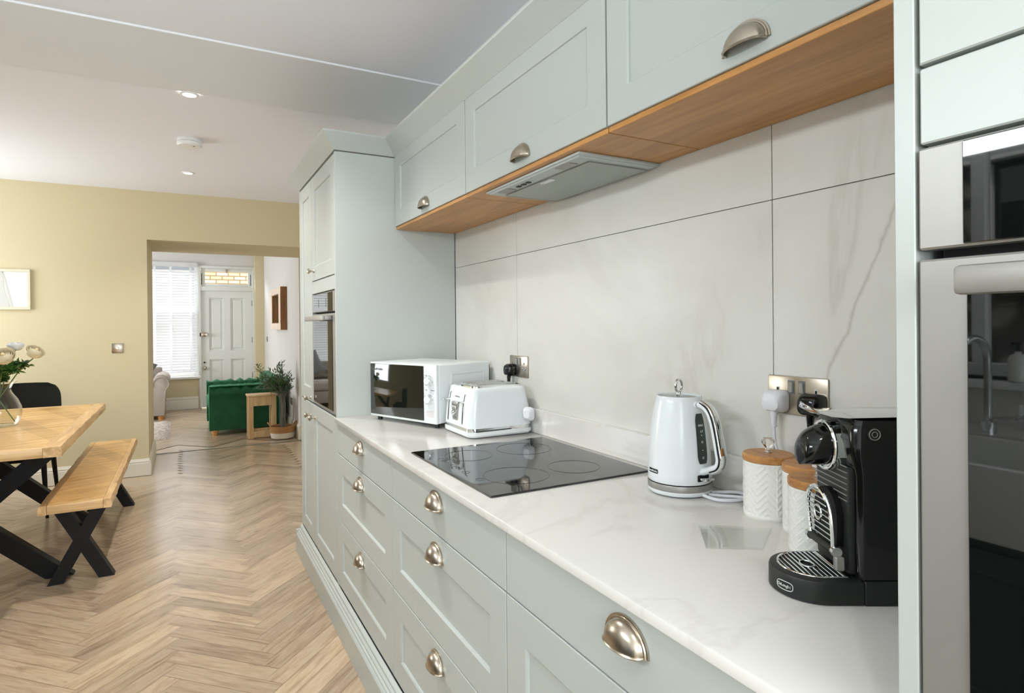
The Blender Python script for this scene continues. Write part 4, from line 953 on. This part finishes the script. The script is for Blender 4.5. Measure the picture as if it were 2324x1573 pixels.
# vase with flowers
VX, VY = -.955, 4.47; VZ = .7705
t = thing('glass_vase', 'clear pear-shaped glass vase on the dining table', 'vase', (VX, VY, VZ))
pv = [(.05, 0), (.085, .004), (.098, .03), (.108, .07), (.106, .11), (.088, .155), (.062, .195), (.056, .215), (.066, .24), (.088, .262)]
b = MB(); b.lathe(pv+[(r-.003, z) for r, z in reversed(pv[1:])]+[(.04, .012)], (VX, VY, VZ), 48, cap=True); b.build('body', 'glass', t, 60)
def bloom(x, y, z, r, mat, label, tilt=(0, 0)):
    t = thing('flower', label, 'flower', (x, y, z), 0, 'cream blooms in the vase'); rnd = random.Random(int(x*1000+y*7))
    mt = Matrix.Translation((x, y, z)) @ Matrix.Rotation(tilt[0], 4, 'X') @ Matrix.Rotation(tilt[1], 4, 'Y')
    b = MB()
    for layer in range(7):      # concentric cupped petals, open at the top
        rr = r*(1-.125*layer); n = 5; top = .15+.17*layer
        for k in range(n):
            a0 = 2*PI*k/n+layer*.63; R_ = []; off = r*.035*(k % 2)
            for i in range(8):
                v = i/7; el = -1.1+(top+1.1)*v; fl = rr*.10*max(0, v-.7)/.3
                R_.append([((rr+off)*math.cos(el)+fl+rr*.02*math.cos(6*w_), el_z+rr*.03*math.cos(5*w_+k)*v, w_) for w_, el_z in [((-.5+q/6)*1.55*(1 if i < 6 else .9-.15*(i-6)), rr*math.sin(el)*.9+r*.1+(-.05*r*abs(-.5+q/6)*2 if i > 5 else 0)) for q in range(7)]])
            b.rings([[(p[0]*math.cos(a0+p[2]), p[0]*math.sin(a0+p[2]), p[1]) for p in row] for row in R_], False, False, mt)
    b.build('petals', mat, t, 60)
    b = MB(); b.sphere((0, 0, r*.25), r*.24, (1, 1, 1.3), 12, mt); b.build('flower_heart', 'heart' if mat == 'bloom' else mat, t, 60)
    b = MB(); p0 = Vector((x, y, z-r*.6)); p1 = Vector((VX+(x-VX)*.15, VY+(y-VY)*.15, VZ+.2)); p2 = Vector((VX-(x-VX)*.5, VY-(y-VY)*.4, VZ+.02))
    b.tube(bez([p0, (p0+p1)/2+Vector((0, 0, .02)), p1, p2], 6), .0032, 6); b.build('stem', 'stem', t)
    return t
bloom(-.775, 4.42, 1.20, .046, 'bloom', 'cream ranunculus bloom highest on the right of the vase', (.5, .5))
bloom(-.90, 4.33, 1.18, .052, 'bloom', 'large cream bloom in the middle of the bouquet, facing the room', (.8, -.1))
bloom(-.885, 4.52, 1.235, .04, 'bloomw', 'white bloom at the top of the bouquet behind the cream one', (.1, 0))
bloom(-1.10, 4.45, 1.21, .05, 'bloom', 'cream bloom on the far left of the bouquet', (.6, -.5))
def sprig(name, label, mats, base, tip, leafs, lw, ll, cat, group, bush=1.0, seed=1, stem_to=None, gr=None):
    rnd = random.Random(seed); t = thing(name, label, cat, base, 0, gr or group)
    b = MB(); P = bez([stem_to or base, base, (Vector(base)+Vector(tip))/2+Vector((0, 0, .03)), tip], 8); b.tube(P, .0025, 6); b.build('stem', mats[0], t)
    b = MB()
    for k in range(leafs):
        q = .38+.62*rnd.random(); p = P[int(q*(len(P)-1))]; d = Vector((rnd.uniform(-1, 1), rnd.uniform(-1, 1), rnd.uniform(-.4, .7))).normalized()
        l = ll*rnd.uniform(.6, 1.1); sd = d.cross(Vector((0, 0, 1))).normalized()*lw*rnd.uniform(.7, 1.2); nn = sd.cross(d).normalized()*l*.12
        pts = [p, p+d*l*.35+sd, p+d*l*.7+sd*.8+nn, p+d*l, p+d*l*.7-sd*.8+nn, p+d*l*.35-sd, p+d*l*.4+nn*-.5]
        b.poly([tuple(v_) for v_ in pts], [(0, 1, 6), (1, 2, 6), (2, 3, 6), (3, 4, 6), (4, 5, 6), (5, 0, 6)])
    b.build('leaves', mats[1], t, 0)
    return t
rim = (VX, VY, VZ+.25); low = (VX-.02, VY+.02, VZ+.03)
for i, (tx, ty, tz, n, lw, ll, mt) in enumerate([(-.81, 4.40, 1.13, 90, .011, .05, 'leafd'), (-.86, 4.36, 1.10, 70, .018, .06, 'leaf'), (-.84, 4.52, 1.12, 70, .014, .05, 'leaf'), (-.99, 4.30, 1.08, 80, .020, .07, 'leafd'), (-1.08, 4.5, 1.14, 80, .018, .07, 'leaf'), (-.93, 4.56, 1.16, 70, .016, .055, 'leafd'), (-1.02, 4.38, 1.22, 26, .006, .04, 'berry')]):
    sprig('foliage_sprig', ['dark leafy sprig reaching right over the vase rim', 'broad-leaved green sprig under the right-hand bloom', 'green sprig behind the right-hand bloom', 'dark broad-leaved sprig hanging over the front of the vase', 'green broad-leaved sprig on the left of the bouquet', 'dark sprig at the back of the bouquet', 'reddish-brown budded sprig at the left of the bouquet'][i],
          ['stem', mt], rim, (tx, ty, tz), n, lw, ll, 'foliage', 'greenery in the vase', seed=i+3, stem_to=low)

# picture and dimmer on the sand wall
t = thing('framed_picture', 'cream-framed pale print hanging on the sand-coloured wall', 'picture', (-1.42, YB, 1.49))
b = MB(); x0, x1, z0, z1, fw = -1.75, -1.133, 1.492, 1.828, .022
b.box(x0, x1, YB-.024, YB-.001, z0, z0+fw, .002, 1); b.box(x0, x1, YB-.024, YB-.001, z1-fw, z1, .002, 1); b.box(x0, x0+fw, YB-.024, YB-.001, z0+fw, z1-fw, .002, 1); b.box(x1-fw, x1, YB-.024, YB-.001, z0+fw, z1-fw, .002, 1); b.build('frame', 'cream', t)
b = MB(); b.box(x0+fw, x1-fw, YB-.012, YB-.004, z0+fw, z1-fw); pr = b.build('print', 'art', t, 0)
b = MB(); b.prism([(-1.34, z0+fw), (-1.27, z0+fw), (-1.305, z0+.17), (-1.315, z1-fw), (-1.335, z1-fw), (-1.35, z0+.15)], YB-.0135, YB-.0122, 'Y'); b.prism([(-1.268, z0+fw), (-1.25, z0+fw), (-1.295, z1-.09), (-1.312, z1-fw), (-1.318, z1-fw)], YB-.0135, YB-.0122, 'Y')
b.prism([(-1.728, z0+fw), (-1.36, z0+fw), (-1.345, z1-fw), (-1.728, z1-fw)], YB-.0132, YB-.0122, 'Y'); b.build('faded_drapery_shapes', 'artg', pr, 0)
t = thing('dimmer_switch', 'brushed nickel square dimmer switch on the sand-coloured wall beside the opening', 'switch', (-.53, YB, 1.153))
b = MB(); b.box(-.573, -.487, YB-.007, YB-.0005, 1.110, 1.196, .003, 2); b.build('plate', 'nickel', t)
b = MB(); b.lathe([(.014, 0), (.0135, .012), (.011, .014)], n=24, mtx=Matrix.Translation((-.53, YB-.006, 1.153)) @ Matrix.Rotation(PI/2, 4, 'X')); b.build('knob', 'nickel', t)

# ------------------------------------------------------------------ lounge
t = thing('venetian_blind', 'white slatted venetian blind over the lounge window', 'blind', (-.75, YF-.03, .6))
b = MB(); b.box(-1.68, .175, YF-.075, YF-.005, 2.30, 2.365, .004); b.build('head_rail', 'slat', t)
b = MB(); nsl = 37
for i in range(nsl):
    z = .66+i*.0435; a = math.radians(52); mt = Matrix.Translation((-.752, YF-.042, z)) @ Matrix.Rotation(a, 4, 'X')
    b.box(-.92, .92, -.024, .024, -.0014, .0014, .001, 1, mt)
b.build('slats', 'slat', t, 0)
for xx in (-1.5, -1.15, -.78, -.42, -.20, .08):
    b = MB(); b.box(xx-.016, xx+.016, YF-.069, YF-.0665, .63, 2.31); b.build('tape', 'slat', t, 0)
b = MB(); b.box(-1.67, .168, YF-.068, YF-.018, .605, .63, .004); b.build('bottom_rail', 'slat', t)
b = MB(); b.tube([(.14, YF-.075, 2.3), (.14, YF-.08, .9)], .0015, 5); b.sphere((.14, YF-.08, .88), .012, (1, 1, 1.5), 8); b.build('pull_cord', 'slat', t)

def cushion(t, name, mat, c, hx_, hy_, hz_, rz=0, rx=0, ry=0):
    b = MB(); n = 12; R_ = []
    mt = Matrix.Translation(c) @ Matrix.Rotation(rz, 4, 'Z') @ Matrix.Rotation(rx, 4, 'X') @ Matrix.Rotation(ry, 4, 'Y')
    for s_ in (1, -1):
        grid = []
        for i in range(n+1):
            row = []
            for j in range(n+1):
                u, v = -1+2*i/n, -1+2*j/n; th = (max(0, (1-u*u)*(1-v*v)))**.35
                pinch = 1-.10*(1-abs(u*v))
                row.append((u*hx_*pinch, s_*hy_*th, v*hz_*pinch))
            grid.append(row)
        b.rings(grid, False, False, mt)
    return b.build(name, mat, t, 60)
def tufted(b, c, ux, uy, nrm, W, H, rows, cols, depth, mtx=None):
    """padded panel with buttoned dimples: c corner, ux/uy unit directions"""
    c, ux, uy, nrm = Vector(c), Vector(ux), Vector(uy), Vector(nrm); nu, nv = 6*cols, 6*rows; G_ = []
    for i in range(nu+1):
        row = []
        for j in range(nv+1):
            u, v = i/nu*cols, j/nv*rows
            d1_ = min(math.hypot(u-(k+.5), v-(q+.5)) for k in range(cols) for q in range(rows))
            edge = min(u, cols-u, v, rows-v); d2 = abs(math.sin(PI*u))*abs(math.sin(PI*v))
            h_ = depth*(min(1, d1_*1.6)**.7)*min(1, (edge*2.2)**.5 if edge > 0 else 0)
            row.append(tuple(c+ux*W*i/nu+uy*H*j/nv+nrm*h_))
        G_.append(row)
    b.rings(G_, False, False)
# green chesterfield armchair
GX0, GX1, GY0, GY1 = .245, 1.12, 8.12, 9.25
t = thing('green_armchair', 'deep-buttoned emerald velvet chesterfield chair by the white front door', 'armchair', ((GX0+GX1)/2, (GY0+GY1)/2, 0))
def arm(y0, y1, side):
    b = MB(); cy_ = (y0+y1)/2; R_ = []
    prof = [(cy_-.095, .06), (cy_+.095, .06), (cy_+.095, .42)]+[(cy_+.135*math.cos(a), .515+.085*math.sin(a)) for a in [math.radians(-40+i*260/12) for i in range(13)]]+[(cy_-.095, .42)]
    for q in range(15):
        x_ = GX0+(GX1-GX0-.05)*q/14; sc = 1 if 0 < q < 14 else .97; wv = 1+.04*math.cos(q*2*PI/2.33)
        R_.append([(x_, cy_+(y-cy_)*sc*(wv if z > .5 else 1), .06+(z-.06)*sc*(wv if z > .5 else 1)) for y, z in prof])
    b.rings(R_); return b.build('arm', 'velvet', t, 50)
arm(GY0, GY0+.25, -1); arm(GY1-.25, GY1, 1)
b = MB(); b.box(GX0+.03, GX1-.05, GY0+.22, GY1-.22, .08, .30, .02); b.build('seat_base', 'velvet', t)
b = MB(); b.box(GX0-.01, GX1-.2, GY0+.245, GY1-.245, .30, .44, .04, 3); b.build('seat_cushion', 'velvet', t)
b = MB(); b.box(GX1-.20, GX1-.0, GY0+.02, GY1-.02, .08, .56, .03); b.cyl((GX1-.11, GY0+.01, .60), (GX1-.11, GY1-.01, .60), .095, n=24); 
tufted(b, (GX1-.20, GY0+.25, .40), (0, 1, 0), (0, 0, 1), (-1, 0, 0), GY1-GY0-.5, .24, 2, 5, .04); b.build('backrest', 'velvet', t, 50)
b = MB(); tufted(b, (GX0+.01, GY1-.235, .42), (1, 0, 0), (0, .15, .98), (0, -1, 0), GX1-GX0-.2, .17, 2, 6, .04); b.build('buttoned_padding', 'velvet', t, 60)
b = MB(); tufted(b, (GX0+.01, GY0+.02, .598), (1, 0, 0), (0, 1, 0), (0, 0, 1), GX1-GX0-.1, .20, 2, 7, .015); b.build('buttoned_padding', 'velvet', t, 60)
for xx, yy in ((GX0+.06, GY0+.06), (GX1-.1, GY0+.06), (GX0+.06, GY1-.06), (GX1-.1, GY1-.06)):
    b = MB(); b.lathe([(.028, 0), (.036, .03), (.036, .062)], (xx, yy, 0), 16); b.build('foot', 'footwood', t)
# side table
t = thing('side_table', 'small light oak side table with open frame, in front of the green chair', 'side table', (.80, 7.80, 0))
x0, x1, y0, y1 = .645, .955, 7.69, 7.93
b = MB(); b.box(x0-.012, x1+.012, y0-.012, y1+.012, .495, .515, .003); b.build('tabletop', 'oaklight', t)
b = MB(); b.box(x0+.055, x1-.055, y0, y1, .385, .494, .002, 1); b.build('drawer_box', 'oaklight', t)
for xx in (x0, x1-.055):
    for yy in (y0, y1-.055): b = MB(); b.box(xx, xx+.055, yy, yy+.055, 0, .494, .002, 1); b.build('leg', 'oaklight', t)
for yy in (y0+.004, y1-.045): b = MB(); b.box(x0+.055, x1-.055, yy, yy+.04, .01, .085, .002, 1); b.build('lower_rail', 'oaklight', t)
# basket and olive branches
BX, BY = 1.005, 7.56
t = thing('basket', 'round two-tone seagrass basket with handles on the lounge floor', 'basket', (BX, BY, 0))
b = MB()
b.lathe([(.10, 0), (.128, .012), (.136, .05), (.137, .075)], (BX, BY, 0), 40, cap=True); b.build('lower_weave', 'wickl', t)['label'] = 'white woven lower half'
b = MB(); b.lathe([(.137, .075), (.140, .11), (.130, .145), (.127, .147), (.124, .14), (.130, .105), (.128, .08)], (BX, BY, 0), 40, cap=False)
for k in range(5): b.tube([(BX+(.1385-.001*abs(k-2))*math.cos(a*PI/16), BY+(.1385-.001*abs(k-2))*math.sin(a*PI/16), .082+k*.015) for a in range(32)], .007, 6, True)
b.build('upper_weave', 'wick', t)
for s_ in (-1, 1):
    b = MB(); b.tube(bez([(BX+s_*.12, BY-.05, .13), (BX+s_*.155, BY-.04, .18), (BX+s_*.165, BY, .195), (BX+s_*.155, BY+.04, .18), (BX+s_*.12, BY+.05, .13)], 6), .008, 8); b.build('handle', 'wick', t)
t = thing('olive_branches', 'bundle of grey-green olive branches standing in the seagrass basket', 'plant', (BX, BY, .02))
rnd = random.Random(5); bs = MB(); lf = MB(); lfd = MB()
b0 = Vector((BX+.0, BY, .02))
for k in range(34):
    tip = Vector((BX+rnd.uniform(-.30, .13), BY+rnd.uniform(-.16, .18), rnd.uniform(.58, .93)));
    if tip.x > BX+.12: tip.x = BX+.11
    mid = Vector((BX+rnd.uniform(-.03, .03), BY+rnd.uniform(-.03, .03), .45)); P = bez([b0+Vector((rnd.uniform(-.03, .03), rnd.uniform(-.03, .03), 0)), mid, (mid+tip)/2+Vector((0, 0, .05)), tip], 7)
    bs.tube(P, [.0055-.004*i/(len(P)-1) for i in range(len(P))], 5)
    for q in range(34):
        p = P[int((.52+.48*rnd.random())*(len(P)-1))]; d = Vector((rnd.uniform(-1, 1), rnd.uniform(-1, 1), rnd.uniform(-.2, 1))).normalized(); l = rnd.uniform(.04, .068)
        p = p+Vector((rnd.uniform(-.02, .02), rnd.uniform(-.02, .02), rnd.uniform(-.02, .02)))
        if (p+d*l).x > XL-.01: continue
        sd = d.cross(Vector((0, 0, 1))).normalized()*.0085; u_ = Vector((0, 0, .002))
        tgt = lf if rnd.random() < .6 else lfd
        tgt.poly([tuple(p), tuple(p+d*l*.5+sd), tuple(p+d*l), tuple(p+d*l*.5-sd), tuple(p+d*l*.5+u_)], [(0, 1, 4), (1, 2, 4), (2, 3, 4), (3, 0, 4)])
bs.build('branches', 'bark', t); lf.build('leaves', 'olive', t, 0); lfd.build('leaves', 'leaf', t, 0)
# grey scroll-arm sofa
t = thing('grey_sofa', 'light grey buttoned sofa with scroll arms below the lounge window', 'sofa', (-1.3, 10.3, 0))
SX0, SX1, SY0, SY1 = -2.3, -.22, 9.95, 10.8
def scroll(xc, s_):
    b = MB(); pr = [(-s_*.13, .06), (s_*.03, .06), (s_*.045, .35), (s_*.06, .46)]+[(s_*(-.005)+.105*math.cos(a)*s_, .545+.105*math.sin(a)) for a in [math.radians(-35+i*230/12) for i in range(13)]]+[(-s_*.13, .50)]
    for R_ in ([[(xc+x_*k, y, .06+(z-.06)*k) for x_, z in pr] for y, k in ((SY0+.01, .95), (SY0+.03, 1), (SY1-.05, 1), (SY1-.03, .98))],): b.rings(R_)
    b.tube([(xc+x_*.93, SY0+.012, .06+(z-.06)*.93) for x_, z in pr], .008, 6, True)
    return b.build('arm', 'grey_fab', t, 50)
scroll(SX1-.09, 1); scroll(SX0+.09, -1)
b = MB(); b.box(SX0+.17, SX1-.17, SY0+.02, SY1-.05, .07, .27, .02); b.build('seat_base', 'grey_fab', t)
for a, c_ in ((SX0+.185, (SX0+SX1)/2-.002), ((SX0+SX1)/2+.002, SX1-.185)):
    b = MB(); b.box(a, c_, SY0, SY1-.2, .27, .42, .045, 4); b.build('seat_cushion', 'grey_fab', t, 50)
b = MB(); b.box(SX0+.1, SX1-.1, SY1-.17, SY1-.02, .1, .72, .03, 2); tufted(b, (SX0+.19, SY1-.17, .42), (1, 0, 0), (0, .12, .99), (0, -1, 0), SX1-SX0-.38, .30, 2, 8, .06); b.build('backrest', 'grey_fab', t, 50)
for xx in (SX0+.08, SX1-.10):
    for yy in (SY0+.06, SY1-.1): b = MB(); b.lathe([(.035, 0), (.045, .045), (.048, .062)], (xx, yy, 0), 16); b.build('foot', 'footwood', t)
for (cx, cy, cz, mt, rz, lb) in ((-.62, 10.30, .69, 'cush', .05, 'dark grey cushion leaning on the sofa arm nearest the door'), (-1.15, 10.37, .66, 'cushlight', -.1, 'pale green cushion on the grey sofa')):
    t = thing('cushion', lb, 'cushion', (cx, cy, cz-.2)); cushion(t, 'cover', mt, (cx, cy, cz), .19, .07, .19, rz, math.radians(-12), math.radians(26 if mt == 'cush' else 0))
# rug
b = MB(); n = 50; rnd = random.Random(3); top = []
for i in range(n+1):
    row = []
    for j in range(n+1):
        u, v = i/n, j/n; e = min(u, 1-u, v, 1-v); rx_ = -1.9+1.72*u; 
        cr_ = .0 if e > .03 else .02; row.append((rx_, 8.18+1.5*v, .022*min(1, e*18)+rnd.uniform(0, .012)*(e > 0)+.001))
    top.append(row)
b.rings(top, False, False); b.box(-1.88, -.20, 8.2, 9.66, .0005, .004); o = single(b, 'shag_rug', 'rug', 'shaggy beige and grey rug on the lounge floor by the grey sofa', 'rug', (-1.04, 8.93, 0), smooth=60)
# wood-framed mirror
t = thing('wall_mirror', 'square mirror in a chunky wooden frame on the lounge wall', 'mirror', (XL, 8.8, 1.3))
mx0, my0, my1, mz0, mz1, fw = 1.088, 8.28, 9.35, 1.283, 1.85, .115
b = MB(); b.box(mx0, XL-.001, my0, my1, mz0, mz0+fw*.75, .003); b.box(mx0, XL-.001, my0, my1, mz1-fw*.75, mz1, .003); b.box(mx0, XL-.001, my1-fw*1.6, my1, mz0+fw*.75, mz1-fw*.75, .003); b.box(mx0, XL-.001, my0+.02, my0+fw*1.6, mz0+fw*.75, mz1-fw*.75, .003); b.build('frame', 'mirrorwood', t)
b = MB(); b.box(mx0+.001, XL-.001, my0-.006, my0+.001, mz0+.001, mz1-.001); b.build('frame_side', 'mirrordark', t)['label'] = 'dark brown side of the frame'
b = MB(); q0, q1, r0, r1 = my0+fw*1.6, my1-fw*1.6, mz0+fw*.75, mz1-fw*.75
b.box(mx0+.006, XL-.003, q1-.012, q1-.0005, r0, r1); b.box(mx0+.006, XL-.003, q0+.0005, q0+.012, r0, r1); b.box(mx0+.006, XL-.003, q0, q1, r0, r0+.01); b.box(mx0+.006, XL-.003, q0, q1, r1-.01, r1); b.build('inner_rebate', 'mirrordark', t, 0)
b = MB(); b.box(XL-.012, XL-.004, q0, q1, r0, r1); b.build('glass', 'mirror', t, 0)
for yy, zz, lb in ((10.45, 1.12, 'small metal light switch on the lounge wall near the front door'), (7.95, .385, 'small metal socket on the lounge wall above the basket')):
    b = MB(); b.box(XL-.008, XL-.0005, yy-.06, yy+.06, zz-.043, zz+.043, .003); 
    b.box(XL-.012, XL-.007, yy-.01, yy+.01, zz-.015, zz+.015, .002); single(b, 'wall_switch', 'nickel', lb, 'switch', (XL, yy, zz))

# ------------------------------------------------------------------ sink run opposite (seen mirrored in the oven glass)
SXF = -.86
t = thing('sink_cabinet', 'green-grey sink cabinet opposite the ovens, colour darkened like its reflection in the oven glass', 'cabinet', (-1.2, .8, 0))
b = MB(); b.box(WL+.01, SXF-.02, -.6, 1.95, .1, .69); b.box(WL+.01, SXF-.02, -.6, .72, .69, .898); b.box(WL+.01, SXF-.02, 1.37, 1.95, .69, .898); b.build('carcass', 'cab_dimmed', t, 0)
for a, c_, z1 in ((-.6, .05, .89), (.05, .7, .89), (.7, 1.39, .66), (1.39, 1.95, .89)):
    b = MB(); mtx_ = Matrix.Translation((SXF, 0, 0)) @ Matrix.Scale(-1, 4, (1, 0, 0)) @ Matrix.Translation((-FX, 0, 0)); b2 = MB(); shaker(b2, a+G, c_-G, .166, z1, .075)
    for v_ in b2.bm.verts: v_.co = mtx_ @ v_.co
    d = b2.build('door', 'cab_dimmed', t, 20)
b = MB(); b.box(WL+.02, SXF-.03, -.6, 1.95, 0, .1); b.build('toe_kick', 'cab_dimmed', t, 0)
b = MB(); b.box(WL+.001, SXF+.02, -.6, .72, .9, .92, .003); b.box(WL+.001, SXF+.02, 1.37, 1.95, .9, .92, .003); b.box(WL+.001, -1.36, .72, 1.37, .9, .92)
single(b, 'sink_worktop', 'quartz', 'white worktop around the sink opposite, mirrored in the near oven glass', 'worktop', (-1.2, .8, .9), smooth=25)
b = MB(); sx0, sx1, sy0, sy1 = -1.35, SXF+.03, .725, 1.365
b.box(sx0, sx1, sy0, sy0+.03, .695, .915, .006); b.box(sx0, sx1, sy1-.03, sy1, .695, .915, .006); b.box(sx0, sx0+.03, sy0+.02, sy1-.02, .695, .915, .006); b.box(sx1-.03, sx1, sy0+.02, sy1-.02, .695, .915, .006); b.box(sx0+.02, sx1-.02, sy0+.02, sy1-.02, .695, .72)
single(b, 'butler_sink', 'ceramic', 'white ceramic butler sink below the kitchen window, mirrored in the near oven glass', 'sink', (-1.1, 1.04, .69))
t = thing('bridge_tap', 'curved chrome tap with white lever over the sink, mirrored in the oven glass', 'tap', (-1.42, 1.10, .92))
b = MB(); b.cyl((-1.42, 1.10, .92), (-1.42, 1.10, .96), .024); b.tube(bez([(-1.42, 1.10, .95), (-1.42, 1.10, 1.15), (-1.40, 1.10, 1.24), (-1.34, 1.11, 1.27), (-1.27, 1.115, 1.24), (-1.25, 1.12, 1.19)], 8), .013, 12); b.build('spout', 'chrome', t)
b = MB(); b.tube([(-1.42, 1.10, .965), (-1.40, 1.04, .98), (-1.39, 1.00, .985)], .009, 8); b.cyl((-1.39, .995, .985), (-1.39, .975, .99), .012); b.build('lever_arm', 'chrome', t)
b = MB(); b.lathe([(.006, 0), (.009, .012), (.008, .04), (.004, .045)], (-1.39, .99, .99), 12); b.build('lever', 'ceramic', t)
t = thing('soap_bottle', 'ribbed pump soap bottle on the sill, mirrored in the near oven glass', 'soap bottle', (-1.52, 1.065, 1.1))
b = MB(); b.lathe([(.028, 0), (.032, .004), (.032, .085), (.025, .1), (.010, .108), (.010, .115)], (-1.57, 1.065, 1.101), 20); b.build('bottle', 'ceramic', t)
b = MB(); b.cyl((-1.57, 1.065, 1.215), (-1.57, 1.065, 1.245), .005); b.box(-1.575, -1.53, 1.058, 1.072, 1.243, 1.252, .002); b.build('pump', 'blackmatt', t)
